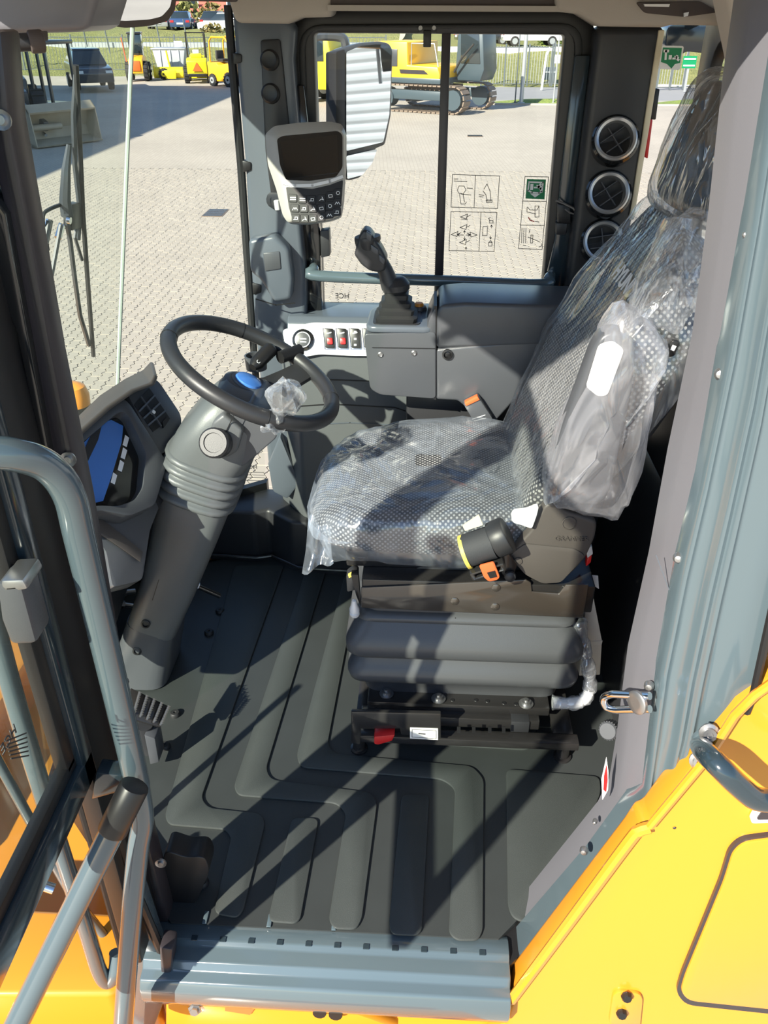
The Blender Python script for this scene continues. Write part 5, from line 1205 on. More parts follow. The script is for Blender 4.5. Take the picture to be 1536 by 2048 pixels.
# excavator behind the mirror
ex = thing('tracked_excavator', 'yellow and grey tracked excavator seen through the far window', 'excavator', (.1, 37.7, G))
e = Rig(ex, (.1, 37.8, G), R(-28))
def track(y0, y1):
    tf = e.prism('track_frame', [(-1.9, .45), (1.25, .45), (1.65, .35), (1.75, .55), (1.5, .78), (-1.9, .8)], y0 + .1, y1 - .1, 'slate')
    L, r = 1.55, .47; n = 44; per = 4 * L + 2 * math.pi * r
    for k in range(n):
        s = per * k / n
        if s < 2 * L: x, z, a = -L + s, 2 * r, 0
        elif s < 2 * L + math.pi * r: q = (s - 2 * L) / r; x, z, a = L + r * math.sin(q), r + r * math.cos(q), q
        elif s < 4 * L + math.pi * r: x, z, a = L - (s - 2 * L - math.pi * r), 0, math.pi
        else: q = (s - 4 * L - math.pi * r) / r; x, z, a = -L - r * math.sin(q), r - r * math.cos(q), math.pi + q
        e.box('track_shoe', (x, (y0 + y1) / 2, z + .03), (.16, y1 - y0, .05), 'track_steel', 0, None, (0, a, 0))
    e.cyl('sprocket', (1.52, y0 + .05, .5), (1.52, y1 - .05, .5), .36, 'slate', 16, tf)
    e.cyl('idler', (-1.52, y0 + .05, .5), (-1.52, y1 - .05, .5), .36, 'slate', 16, tf)
track(-1.45, -.85); track(1.0, 1.6)
e.box('undercarriage', (0, .08, .75), (1.5, 2.0, .35), 'track_steel')
e.cyl('slew_ring', (0, .1, .9), (0, .1, 1.08), .7, 'body_grey', 24)
e.prism('upper_body', [(-2.2, 1.1), (.85, 1.1), (.85, 1.35), (.75, 1.62), (-.6, 1.66), (-.62, 2.45), (-2.2, 2.45), (-2.45, 1.9), (-2.4, 1.3)], -1.25, 1.35, 'machine_yellow', .05)
e.prism('lower_skirt', [(-2.3, 1.02), (.9, 1.02), (.9, 1.22), (-2.3, 1.22)], -1.28, 1.38, 'slate')
e.prism('side_stripe', [(-.9, 1.36), (.35, 1.36), (.15, 1.5), (-.95, 1.5)], -1.275, -1.25, 'dark_trim', 0)
e.box('grille', (-1.5, -1.26, 1.9), (.9, .04, .6), 'body_grey', .01)
e.tube('hand_rail', [(-.5, -1.1, 1.66), (-.5, -1.1, 2.4), (.5, -1.1, 2.4), (.7, -1.1, 1.6)], .025, 'galv')
cabx = e.prism('cab', [(1.0, 1.1), (2.0, 1.1), (2.15, 1.5), (2.0, 2.9), (.95, 2.9), (.9, 1.6)], .0, 1.25, 'slate', .05)
e.prism('cab_glass', [(1.12, 1.7), (1.98, 1.7), (1.86, 2.75), (1.08, 2.75)], -.02, 1.27, 'car_glass', .02, cabx)
e.tube('hose', [(.95, -.2, 1.4), (1.3, -.3, 1.9), (1.8, -.3, 2.4)], .04, 'tyre')
e.box('white_tank', (-2.2, -.6, .98), (.9, .5, .14), 'white', .04)
# yellow municipal truck with orange blade
yt = thing('yellow_truck', 'bright yellow truck with orange blade left of the mirror', 'truck', at(640, 200, Z=G))
y_ = Rig(yt, at(640, 203, Z=G) + Vector((.35, .5, 0)), R(-20))
y_.prism('cab', [(-1.3, .5), (.7, .5), (.75, 1.2), (.5, 2.6), (-1.3, 2.6)], -1.0, 1.0, 'machine_lemon', .08)
y_.box('side_window', (-.1, -1.01, 2.0), (.8, .04, .8), 'car_glass', .02); y_.box('grille', (.76, -.3, 1.3), (.05, .8, .7), 'body_grey', .02)
y_.box('load_body', (2.0, .6, 1.6), (2.6, 1.4, 1.2), 'body_grey', .05); y_.box('white_tank', (1.2, -.9, .95), (1.0, .6, .55), 'white', .12)
b = MB(); rr = []
for k in range(9):
    a = -1.1 + k * 2.2 / 8; rr.append([y_.p(.9 + .25 * math.cos(a) * -1, -1.25, .45 + .45 * math.sin(a)), y_.p(2.0 + .25 * math.cos(a) * -1, -1.55, .45 + .45 * math.sin(a))])
b.loft(rr, closed=False).build('blade', M['machine_red'], yt, solid=.05); y_.box('push_frame', (1.3, -1.1, .5), (.9, .35, .3), 'machine_red', .03)
for q in (.9, 1.3, 1.7): y_.cyl('blade_ram', (q, -1.0, .45), (q, -1.3, .5), .06, 'steel_black', 8)
y_.wheel((-.6, -.85, .45), .45, .3, 'galv'); y_.wheel((2.2, -.85, .45), .45, .3, 'galv'); y_.wheel((-.6, .85, .45), .45, .3, 'galv')
y_.box('roof_bar', (-.3, 0, 2.66), (.3, 1.6, .14), 'amber', .04)
# orange forklift by the pillar
fk = thing('orange_forklift', 'orange forklift truck with open guard beside the front pillar', 'forklift', at(445, 176, Z=G) + Vector((0, 1.5, 0)))
k_ = Rig(fk, at(448, 176, Z=G) + Vector((0, 1.5, 0)), R(-35), 1.0)
k_.prism('chassis', [(-1.0, .22), (.7, .22), (.95, .5), (.95, .95), (.45, 1.1), (-.2, 1.0), (-.35, 1.12), (-1.05, 1.12)], -.55, .55, 'machine_orange', .05)
k_.box('counterweight', (-.95, 0, .7), (.3, 1.05, .9), 'machine_orange', .06)
k_.box('seat', (-.35, 0, 1.22), (.45, .5, .14), 'tyre', .04); k_.box('seat_back', (-.6, 0, 1.45), (.12, .5, .45), 'tyre', .04)
for sy in (-.5, .5):
    k_.tube('guard_post', [(-.85, sy, 1.1), (-.8, sy, 2.1), (-.6, sy, 2.3), (.4, sy, 2.3), (.8, sy, 1.9), (.95, sy, .95)], .045, 'machine_orange')
for q in (-.5, -.2, .1, .4): k_.tube('guard_bar', [(q, -.5, 2.3), (q, .5, 2.3)], .03, 'machine_orange')
k_.tube('steering_post', [(.55, 0, 1.0), (.35, 0, 1.45)], .03, 'tyre'); MB().lathe(k_.p(.33, 0, 1.5), (-.5, 0, .8), [(.17, 0), (.2, .015), (.17, .03)], 16).build('steering_wheel', M['tyre'], fk)
for sy in (-.52, .52): k_.wheel((.55, sy, .33), .33, .22, 'galv'); k_.wheel((-.7, sy, .28), .28, .2, 'galv')
for sy in (-.3, .3): k_.box('mast_rail', (1.05, sy, 1.1), (.1, .08, 2.1), 'steel_black', .01)
for sy in (-.25, .25): k_.box('fork', (1.6, sy, .12), (1.0, .12, .04), 'steel_black', .01)
# lemon yellow mini loader with roll bar and red triangle
ml = thing('yellow_mini_loader', 'small lemon yellow loader with roll bar and red warning triangle', 'loader', at(392, 166, Z=G))
l_ = Rig(ml, at(392, 166, Z=G) + Vector((0, .8, 0)), R(-90) + R(12), 1.0)      # its rear faces the cab (local +X away)
l_.prism('engine_hood', [(.1, .45), (1.3, .45), (1.35, 1.1), (1.2, 1.25), (.2, 1.25)], -.55, .55, 'machine_lemon', .06)
l_.prism('front_frame', [(-1.6, .4), (.1, .4), (.1, .8), (-1.6, .75)], -.4, .4, 'machine_lemon', .04)
MB().prism([l_.p(1.37, -.26, .62), l_.p(1.37, .26, .62), l_.p(1.37, 0, 1.06)], l_.M @ Vector((.02, 0, 0))).build('warning_triangle', M['machine_red'], ml)
l_.box('bumper', (1.36, 0, .42), (.1, 1.0, .16), 'steel_black', .02); l_.box('engine_top', (.75, 0, 1.36), (.6, .6, .22), 'machine_lemon', .04); l_.box('filter', (.9, 0, 1.55), (.2, .34, .2), 'white', .04)
l_.tube('roll_bar', [(.2, -.5, 1.2), (.2, -.5, 2.45), (.2, .5, 2.45), (.2, .5, 1.2)], .05, 'steel_black'); l_.tube('roll_bar', [(.05, .5, 1.2), (.05, .5, 2.4)], .07, 'steel_black')
l_.box('seat', (-.1, 0, 1.15), (.4, .5, .4), 'tyre', .05)
for sy in (-.62, .62): l_.wheel((.75, sy, .42), .42, .28, 'machine_lemon'); l_.wheel((-1.2, sy, .42), .42, .28, 'machine_lemon')
l_.prism('loader_arm', [(-2.2, .3), (-2.0, .25), (.0, 1.2), (-.1, 1.35)], .25, .40, 'machine_lemon'); l_.prism('loader_arm', [(-2.2, .3), (-2.0, .25), (.0, 1.2), (-.1, 1.35)], -.40, -.25, 'machine_lemon')
l_.prism('bucket', [(-2.7, .05), (-2.1, .05), (-2.0, .6), (-2.15, .6)], -.85, .85, 'machine_lemon')
# sweeper arm parked next to it
sa = thing('yellow_sweeper_roll', 'yellow sweeping roll attachment on the ground beside the mini loader', 'attachment', at(350, 160, Z=G))
s_ = Rig(sa, at(352, 161, Z=G) + Vector((-.5, 1.0, 0)), R(8))
s_.cyl('roll', (-.9, 0, .35), (.7, 0, .35), .3, 'machine_lemon', 20); s_.prism('end_plate', [(-.3, .05), (.3, .05), (.35, .5), (-.35, .5)], -.5, -.45, 'machine_lemon'); s_.tube('draw_bar', [(0, 0, .4), (-.1, -.1, 1.1), (-.15, -.1, 1.5)], .05, 'machine_lemon'); s_.box('side_shield', (-.95, 0, .4), (.08, .7, .7), 'machine_lemon', .04); s_.wheel((-.4, -.3, .3), .28, .16, 'machine_lemon')
# grey skip
sk = thing('grey_skip', 'pale grey waste container with sloping ends behind the mini loader', 'container', at(333, 156, Z=G) + Vector((0, 1, 0)))
k2 = Rig(sk, at(333, 156, Z=G) + Vector((0, 1.6, 0)), R(6)); k2.prism('tub', [(-.65, 0), (.7, 0), (1.0, 1.5), (-.95, 1.5)], -.9, .9, 'clad_white', .03); k2.box('rim', (0, 0, 1.52), (2.05, 1.9, .08), 'galv', .01)
for q in (-.5, .1, .6): k2.box('rib', (q, -.92, .8), (.08, .06, 1.3), 'clad_white', .01)
k2.box('lid_sign', (.5, 0, 1.75), (.5, .05, .3), 'white', .01)
# orange machine behind the pane joint
om = thing('orange_road_machine', 'orange and black machine with big tyre behind the windscreen joint', 'machine', at(272, 160, Z=G))
o_ = Rig(om, at(274, 162, Z=G) + Vector((0, .6, 0)), R(-80)); o_.prism('body', [(-.8, .4), (1.0, .4), (1.05, 1.1), (.3, 1.3), (-.8, 1.2)], -.4, .4, 'machine_orange', .05); o_.box('cab', (-.2, 0, 1.8), (.9, .75, 1.1), 'car_glass', .06); o_.box('cab_roof', (-.2, 0, 2.4), (1.0, .8, .1), 'steel_black', .03); o_.box('engine_cover', (1.06, 0, .8), (.06, .5, .5), 'machine_red', .02)
for sy in (-.5, .5): o_.wheel((.6, sy, .5), .5, .25, 'steel_black'); o_.wheel((-.6, sy, .45), .45, .25, 'steel_black')
o_.tube('marker_pole', [(.9, -.5, 1.0), (1.0, -.6, 2.2)], .03, 'machine_red')
# dark compact loader with bucket in the shade
dl = thing('dark_wheel_loader', 'dark grey compact wheel loader with steel bucket in the shade', 'wheel loader', at(60, 285, Z=G))
d_ = Rig(dl, at(40, 262, Z=G), R(-62), 1.0)            # local +X towards the bucket
def dpx(px, py, Y): return at(px, py, Y=Y)
d_.wheel((.1, -.75, .62), .62, .42, 'body_grey'); d_.wheel((.1, .75, .62), .62, .42, 'body_grey'); d_.wheel((-2.0, -.75, .62), .62, .42, 'body_grey'); d_.wheel((-2.0, .75, .62), .62, .42, 'body_grey')
d_.prism('front_frame', [(-.8, .5), (.5, .5), (.6, 1.2), (-.6, 1.3)], -.45, .45, 'body_grey', .04); d_.prism('rear_frame', [(-3.0, .5), (-.9, .5), (-.9, 1.5), (-2.9, 1.6)], -.6, .6, 'body_grey', .06)
BA, BB_ = at(-14, 172, Y=28.2), at(92, 254, Y=26.6); ux = (BB_ - BA).normalized(); uz = Vector((0, 0, 1)); uz = (uz - ux * uz.dot(ux)).normalized(); uy = uz.cross(ux)
bm_ = MB(); bm_.loft([[BA + uy * sy * .1 + uz * sz for sy, sz in ((-1, -.2), (1, -.2), (1, .2), (-1, .2))], [BB_ + uy * sy * .08 + uz * sz for sy, sz in ((-1, -.13), (1, -.13), (1, .15), (-1, .15))]]).build('boom', M['body_grey'], dl, bevel=.02)
bc0 = BA.lerp(BB_, .45) - uy * .108 - uz * .05
MB().cyl(BB_ - uy * .5, BB_ + uy * .5, .09, n=12).build('pivot_pin', M['bucket_steel'], dl); MB().tube([BA.lerp(BB_, .2) - uz * .35, BB_ - uz * .25], .05, 8).build('tilt_ram', M['chrome'], dl)
lettering('boom_letters', 'MECALL', BA.lerp(BB_, .48) - uy * .112 - uz * .08, ux, uz, .26, M['print_white'], dl)
bp0, bq0 = at(62, 296, Z=G), at(192, 280, Z=G); bx = (bq0 - bp0).normalized(); by = Vector((-bx.y, bx.x, 0))
prof_k = [(-.25, .95), (-.05, 1.15), (.25, .85), (.42, .45), (.35, .12), (-.35, .02), (-.38, .06), (.28, .17), (.34, .45), (.18, .80), (-.05, 1.08), (-.22, .90)]
LW = (bq0 - bp0).length
MB().loft([[bp0 + bx * s + by * a + Vector((0, 0, z_)) for a, z_ in prof_k] for s in (0, LW)]).build('bucket', M['bucket_steel'], dl, ang=30)
for s in (0, LW - .03): MB().prism([bp0 + bx * s + by * a + Vector((0, 0, z_)) for a, z_ in prof_k[:6]], bx * .03).build('bucket_side', M['bucket_steel'], dl)
CB = at(100, 205, Y=31.5); c_ = Rig(dl, Vector((CB.x, 31.5, CB.z)), R(-20))
for x, y in ((-.75, -.6), (.7, -.6), (.7, .6), (-.75, .6), (-.05, -.6)): c_.box('cab_post', (x, y, .85), (.09, .09, 1.9), 'body_grey', .01)
c_.box('cab_roof', (0, 0, 1.85), (1.7, 1.4, .12), 'body_grey', .03); c_.box('cab_base', (0, 0, -.25), (1.6, 1.3, .5), 'body_grey', .03); c_.box('cab_pane', (-.4, -.6, .95), (.6, .01, 1.5), 'glass', 0); c_.box('cab_pane', (.33, -.6, .95), (.6, .01, 1.5), 'glass', 0); c_.box('cab_support', (0, .1, -.75), (1.3, 1.0, .6), 'body_grey', .02)

# ---- fences, gate, poles
def fence(x0, y0, x1, y1, z0, h, npost, lab, bars=0, name='metal_fence', m='fence_grey'):
    a, b = Vector((x0, y0, z0)), Vector((x1, y1, z0)); t = thing(name, lab, 'fence' if name == 'metal_fence' else 'gate', a.lerp(b, .5))
    for k in range(npost): q = a.lerp(b, k / (npost - 1)); MB().bb((q.x - .04, q.y - .04, z0), (q.x + .04, q.y + .04, z0 + h + .1)).build('post', M[m], t)
    for z in (.12, h - .06): MB().tube([a + Vector((0, 0, z)), b + Vector((0, 0, z))], .025, 6).build('rail', M[m], t)
    g = MB(); n = int((b - a).length / (.14 if bars else .22))
    for k in range(n): q = a.lerp(b, (k + .5) / n); g.bb((q.x - .011, q.y - .01, z0 + .1), (q.x + .011, q.y + .01, z0 + h))
    f = g.build('bars', M['galv' if bars else m], t); f['kind'] = 'stuff'
fence(2.6, 50.2, 6.3, 50.3, G, 1.9, 4, 'barred steel fence beyond the excavator cab', 1)
fence(6.4, 50.3, 8.3, 50.5, G, 2.0, 3, 'sliding barred gate right of the lamp post', 1, 'barred_gate')
fence(11.5, 48.3, 12.9, 48.5, G, 1.8, 3, 'barred gate leaf seen beside the headrest', 1, 'barred_gate')
fence(-40, 59.6, -3, 59.6, G + .1, 2.0, 12, 'wire fence along the foot of the grass bank')
fp_ = [(508, 60, 1), (640, 60, 0)]
def pole(px, py, r, h, lab, m='galv', n='lamp_post', lean=0):
    c = at(px, py, Z=G); t = thing(n, lab, 'post', c)
    MB().tube([c, c + Vector((lean, 0, h))], [r, r * .8], 10).build('shaft', M[m], t); MB().lathe(c, (0, 0, 1), [(r * 1.8, 0), (r * 1.8, .06), (r, .08)], 10).build('base', M[m], t)
pole(1042, 208, .09, 6, 'galvanised lamp post in front of the gate'); pole(1030, 206, .03, 3.4, 'thin dark fence post left of the lamp post', 'fence_grey', 'fence_post'); pole(1106, 208, .035, 4.5, 'thin pale post with a small sign at the right of the window', 'galv', 'sign_post')
c = at(1118, 118, Y=41); t = thing('post_sign', 'small white sign on the thin post at the window edge', 'sign', c); MB().bb((c.x - .22, 40.7, c.z - .15), (c.x + .2, 40.72, c.z + .17)).build('panel', M['white'], t)
c = at(1083, 180, Z=G); t = thing('barrier_post', 'white barrier post standing behind the gate', 'post', c); MB().tube([c, c + Vector((.1, 0, 1.6)), c + Vector((.25, 0, 1.9))], .06, 8).build('post', M['white'], t)
c = at(1098, 160, Y=51.5); t = thing('letter_box', 'grey letter box behind the white barrier post', 'box', c); MB().bb((c.x - .35, 51.5, c.z), (c.x + .35, 51.9, c.z + .6)).build('case', M['slate'], t, bevel=.03); MB().bb((c.x - .3, 51.48, c.z + .35), (c.x + .3, 51.5, c.z + .42)).build('slot', M['galv'], t); MB().bb((c.x - .05, 51.6, G), (c.x + .05, 51.8, c.z)).build('leg', M['fence_grey'], t)
c = at(1379, 125, Y=47); t = thing('green_notice', 'small green and white notice seen through the rear window', 'sign', c); MB().bb((c.x - .33, 47, c.z - .25), (c.x + .33, 47.02, c.z + .28)).build('panel', M['green'], t); MB().bb((c.x - .28, 46.98, c.z + .12), (c.x + .28, 47, c.z + .18)).build('line', M['white'], t); MB().bb((c.x - .28, 46.98, c.z - .16), (c.x + .28, 47, c.z - .1)).build('line', M['white'], t)
MB().bb((c.x - .05, 47.02, G), (c.x + .05, 47.1, c.z - .2)).build('leg', M['galv'], t)
for k, (px, top) in enumerate(((173, 60), (215, 66), (318, 50), (372, 60))):
    c = at(px + 12, 138, Z=G); t = thing('fence_pole', ['slim blue-grey pole right of the dark loader cab', 'slim dark pole left of the pane joint', 'slim dark pole behind the grey skip', 'slim dark pole above the mini loader'][k], 'pole', c, 'poles on the bank')
    MB().tube([c, c + Vector((-.25, 0, 3.0))], .05, 6).build('shaft', M['fence_grey'], t)

# ---- things fixed to the outside of the cab
mr = thing('side_mirror', 'tall exterior mirror on a bent arm outside the far window', 'mirror', at(720, 360, Y=2.98))
my = 2.95; mN = Vector((.62, -.78, .06)).normalized(); mO = at(735, 220, Y=my)
def Mq(px, off=0): return [at(x, y, PL=(mO + mN * off, mN)) for x, y in px]
sh_ = [(676, 100), (692, 94), (720, 86), (760, 82), (780, 86), (788, 100), (786, 150), (784, 230), (772, 290), (752, 298), (742, 330), (722, 356), (700, 362), (672, 350), (672, 230)]
MB().prism(rnd(Mq(sh_, -.004), .01, 3), -mN * .05).build('housing', M['body_grey'], mr, bevel=.01, seg=3)
MB().prism(rnd(Mq([(692, 104), (720, 92), (760, 88), (778, 92), (783, 104), (781, 160), (778, 230), (766, 284), (692, 302)]), .006, 3), mN * .002).build('flat_glass', M['mirror'], mr)
MB().prism(rnd(Mq([(692, 312), (754, 298), (744, 326), (724, 350), (694, 358)]), .006, 3), mN * .002).build('wide_angle_glass', M['mirror'], mr)
MB().tube(smooth([Vector((-.50, 2.46, 1.5)), Vector((-.46, 2.75, 1.52))] + P([(620, 75), (650, 72), (685, 76), (692, 96)], Y=3.02), 5), .014, 8).build('arm', M['body_grey'], mr)
MB().prism(rnd(Mq([(672, 104), (690, 98), (690, 230), (688, 340), (672, 345)], .012), .006, 3), -mN * .06).build('edge_guard', M['black'], mr, bevel=.008)
# wiper outside the windscreen
wn = Vector((1, 0, -.21)).normalized(); wO = Vector((-.85, 2, .75)) - wn * .035
def Wp(px, off=0): return [at(x, y, PL=(wO - wn * off, wn)) for x, y in px]
wp = thing('wiper', 'black windscreen wiper with long blade outside the glass', 'wiper', Wp([(130, 430)])[0])
MB().tube(Wp([(152, 130), (158, 250), (166, 430), (176, 570), (187, 712)]), .006, 6).build('blade_rubber', M['rubber'], wp)
MB().tube(Wp([(152, 150), (147, 230), (150, 330), (160, 420), (156, 480)], .006), .006, 6).build('bow', M['body_grey'], wp)
MB().tube(Wp([(132, 430), (140, 480), (150, 560), (160, 630), (178, 690)], .006), .006, 6).build('bow', M['body_grey'], wp)
MB().tube(Wp([(158, 420), (150, 475), (164, 520)], .006), .004, 6).build('bow', M['body_grey'], wp)
MB().tube(Wp([(138, 290), (132, 340), (130, 400), (134, 430)], .012), [.006, .010, .013, .014], 8).build('arm', M['body_grey'], wp)
MB().prism(Wp([(126, 405), (144, 402), (146, 452), (126, 458)], .02), wn * .02).build('head', M['black'], wp, bevel=.003)
MB().lathe(Wp([(134, 440)], .0)[0], wn, [(.008, 0), (.008, .008), (.0, .008)], 10).build('nut', M['chrome'], wp)
MB().tube(Wp([(122, 450), (112, 505), (96, 590)], .012), .005, 6).build('link_rod', M['body_grey'], wp); MB().tube(Wp([(98, 442), (90, 490), (76, 570)], .012), .006, 6).build('link_rod', M['body_grey'], wp)
MB().tube(Wp([(124, 450), (116, 476)], .016), .008, 8).build('rod_end', M['chrome'], wp); MB().tube(Wp([(99, 440), (90, 486)], .016), .008, 8).build('rod_end', M['chrome'], wp)
MB().tube(smooth(Wp([(126, 408), (100, 418), (86, 432), (90, 470), (96, 500)], .02), 4), .004, 6).build('washer_hose', M['rubber'], wp)
# amber lamp on the front
al = thing('amber_lamp', 'amber lamp in front of the windscreen beside the dashboard hood', 'lamp', at(150, 810, X=-.98))
ac = at(148, 796, X=-1.0); MB().lathe(ac + Vector((0, 0, -.05)), (0, 0, 1), [(.045, 0), (.045, .02), (.04, .03)], 18).build('base', M['black'], al); MB().lathe(ac + Vector((0, 0, -.02)), (0, 0, 1), [(.042, 0), (.044, .03), (.036, .055), (.018, .066), (.0, .068)], 18).build('lens', M['amber'], al)
# interior mirror
im = thing('interior_mirror', 'black framed interior mirror at the top of the windscreen', 'mirror', at(275, 50, Y=1.9))
iN = Vector((.35, -.93, -.05)).normalized(); iO = at(275, 28, Y=1.9)
def Im(px, off=0): return [at(x, y, PL=(iO + iN * off, iN)) for x, y in px]
io = [(193, -40), (358, -40), (350, 20), (336, 42), (300, 52), (250, 56), (215, 50), (196, 30)]
ii = [(216, -40), (352, -40), (342, 15), (325, 34), (300, 40), (250, 43), (222, 40), (217, 25)]
MB().ring(rnd(Im(io), .006, 3), rnd(Im(ii), .006, 3), -iN * .02).build('frame', M['liner_dark'], im, bevel=.003); MB().prism(rnd(Im(ii, -.008), .006, 3), -iN * .004).build('glass', M['mirror'], im); MB().prism(rnd(Im(io, -.02), .006, 3), -iN * .012).build('back', M['black'], im)
# work lamp outside the rear window
wl = thing('rear_work_lamp', 'dark work lamp housing outside the rear window', 'lamp', at(1405, 105, Y=2.75))
MB().prism(rnd(P([(1336, 50), (1484, 44), (1480, 96), (1462, 108), (1400, 106), (1370, 102), (1350, 125), (1336, 130), (1330, 90)], Y=2.75), .015, 3), (0, .12, 0)).build('housing', M['teal_dark'], wl, bevel=.012, seg=3)
MB().tube(P([(1442, 40), (1432, 160)], Y=2.70), .008, 8).build('stay', M['galv'], wl)
MB().tube([(.72, 2.80, 1.56), (.72, 2.5, 1.6), (.72, 2.44, 1.62)], .015, 8).build('arm', M['teal_dark'], wl)
# hammer on the rear pillar
hm = thing('emergency_hammer', 'red handled emergency hammer clipped to the rear pillar', 'hammer', at(1285, 310, Y=2.36))
MB().prism(P([(1304, 176), (1320, 178), (1312, 240), (1294, 238)], Y=2.36), (0, .02, 0)).build('clip', M['black'], hm, bevel=.003); MB().prism(P([(1294, 238), (1306, 239), (1296, 318), (1288, 314)], Y=2.362), (0, .016, 0)).build('handle', M['red'], hm, bevel=.003)

# ---- stickers
YD = 2.4305
def sticker(name, lab, lines, fills=(), cat='sticker', Y=YD, wd=.0016, loc=None):
    t = thing(name, lab, cat, at(*(loc or lines[0][0]), Y=Y))
    for pts, m in fills: MB().prism(P(pts, Y=Y), (0, .0006, 0)).build('printed_panel', M[m], t)
    b = MB()
    for q in lines: b.ribbon(P(q, Y=Y - .0008), wd, ND)
    b.build('line_print', M['print'], t); return t
def arrow(x, y, dx, dy, s=5): 
    L = math.hypot(dx, dy); ux, uy = dx / L, dy / L; ex_, ey = x + dx, y + dy
    return [[(x, y), (ex_, ey)], [(ex_ - ux * s - uy * s * .6, ey - uy * s + ux * s * .6), (ex_, ey), (ex_ - ux * s + uy * s * .6, ey - uy * s - ux * s * .6)]]
def blade(x, y, fl=1): return [[(x - 8 * fl, y), (x + 6 * fl, y - 6), (x + 4 * fl, y + 4), (x - 8 * fl, y)], [(x + 4 * fl, y), (x + 12 * fl, y - 4)]]
sticker('joystick_decal', 'clear window decal with outlined joystick drawings, upper left', [[(905, 349), (999, 352), (995, 417), (902, 414), (905, 349)], [(951, 351), (948, 415)], [(915, 380), (918, 372), (928, 372), (932, 380), (926, 388), (917, 386), (915, 380)], [(919, 388), (922, 408), (930, 408), (933, 404)], [(926, 388), (929, 404)], [(968, 378), (974, 368), (980, 382), (982, 402), (974, 402), (972, 390), (966, 382)], [(908, 358), (916, 358)], [(908, 362), (934, 363)], [(934, 376), (945, 377)], [(922, 388), (942, 390)], [(958, 389), (968, 391)], [(958, 393), (966, 394)], [(972, 400), (984, 400), (984, 405), (973, 405), (972, 400)]], loc=(950, 382))
sticker('blade_control_decal', 'clear window decal with bucket arrows and padlocks, lower left', [[(902, 423), (994, 425), (988, 503), (898, 501), (902, 423)], [(962, 424), (958, 502)]] + arrow(927, 470, -12, 0, 4) + arrow(932, 470, 8, 0, 4) + arrow(929, 467, 0, -6, 3) + arrow(929, 473, 0, 7, 3) + blade(929, 434) + [[(922, 438), (935, 439)]] + blade(928, 455) + blade(910, 469) + blade(946, 470, -1) + blade(927, 485) + arrow(932, 500, 0, -6, 3) + [[(966, 453), (975, 453), (974, 471), (965, 471), (966, 453)], [(979, 441), (986, 441), (986, 446), (979, 446), (979, 441)], [(980, 441), (977, 437), (981, 435)], [(977, 485), (984, 485), (984, 492), (977, 492), (977, 485)], [(978, 485), (981, 481), (984, 485)]] + arrow(983, 456, 0, -6, 3) + arrow(981, 472, 0, 6, 3), loc=(945, 465))
ed = sticker('exit_instruction_decal', 'window decal with green exit pictogram above two latch drawings', [[(1050, 353), (1097, 354), (1084, 499), (1037, 497), (1050, 353)], [(1046, 402), (1093, 403)], [(1041, 450), (1089, 451)], [(1055, 414), (1060, 420), (1074, 420), (1078, 412)], [(1070, 412), (1078, 412), (1078, 434), (1070, 434), (1070, 412)], [(1054, 415), (1054, 424), (1072, 428)], [(1070, 443), (1078, 444)], [(1044, 456), (1043, 486)], [(1048, 456), (1047, 486)], [(1052, 456), (1051, 486)], [(1056, 474), (1080, 484)], [(1062, 470), (1066, 470), (1065, 486), (1061, 486), (1062, 470)], [(1058, 466), (1060, 458)], [(1078, 494), (1083, 492), (1083, 488)], [(1046, 490), (1052, 491)]], [([(1054, 358), (1092, 359), (1089, 399), (1051, 397)], 'green')], loc=(1068, 430))
b = MB(); Yw = YD - .0016
b.ribbon(P([(1058, 364), (1086, 365), (1084, 383), (1078, 386), (1064, 385), (1056, 381)], Y=Yw), .004, ND, closed=True); b.prism(P([(1061, 368), (1067, 368), (1066, 380), (1060, 380)], Y=Yw), (0, .0005, 0)); b.ribbon(P([(1069, 375), (1074, 375)], Y=Yw), .004, ND); b.ribbon(P([(1081, 369), (1077, 374), (1081, 377), (1083, 382)], Y=Yw), .006, ND); b.ribbon(P([(1074, 371), (1084, 374)], Y=Yw), .004, ND); b.prism(P([(1060, 387), (1080, 388), (1070, 395)], Y=Yw), (0, .0005, 0))
b.build('exit_pictogram', M['white'], ed); MB().ribbon(P([(1068, 443), (1060, 440), (1057, 435)], Y=Yw), .0028, ND).build('red_arrow', M['red'], ed)
hs_ = thing('rear_exit_sticker', 'green and white hammer exit sticker on the rear window', 'sticker', at(1343, 115, Y=2.30))
Ys = 2.30; MB().prism(rnd(P([(1324, 91), (1368, 92), (1360, 140), (1318, 138)], Y=Ys), .005, 3), (0, .001, 0)).build('backing', M['white'], hs_); MB().prism(P([(1326, 95), (1364, 96), (1360, 126), (1350, 128), (1343, 137), (1334, 128), (1322, 124)], Y=Ys - .0008), (0, .0006, 0)).build('green_field', M['green'], hs_)
b = MB(); b.ribbon(P([(1329, 102), (1336, 102)], Y=Ys - .0016), .006, ND); b.ribbon(P([(1332, 102), (1331, 118)], Y=Ys - .0016), .005, ND); b.prism(P([(1338, 110), (1344, 110), (1343, 119), (1337, 119)], Y=Ys - .0016), (0, .0005, 0)); b.ribbon(P([(1346, 117), (1350, 117)], Y=Ys - .0016), .004, ND); b.ribbon(P([(1354, 112), (1352, 116), (1357, 120)], Y=Ys - .0016), .005, ND); b.ribbon(P([(1350, 113), (1357, 115)], Y=Ys - .0016), .003, ND); b.build('exit_pictogram', M['white'], hs_)
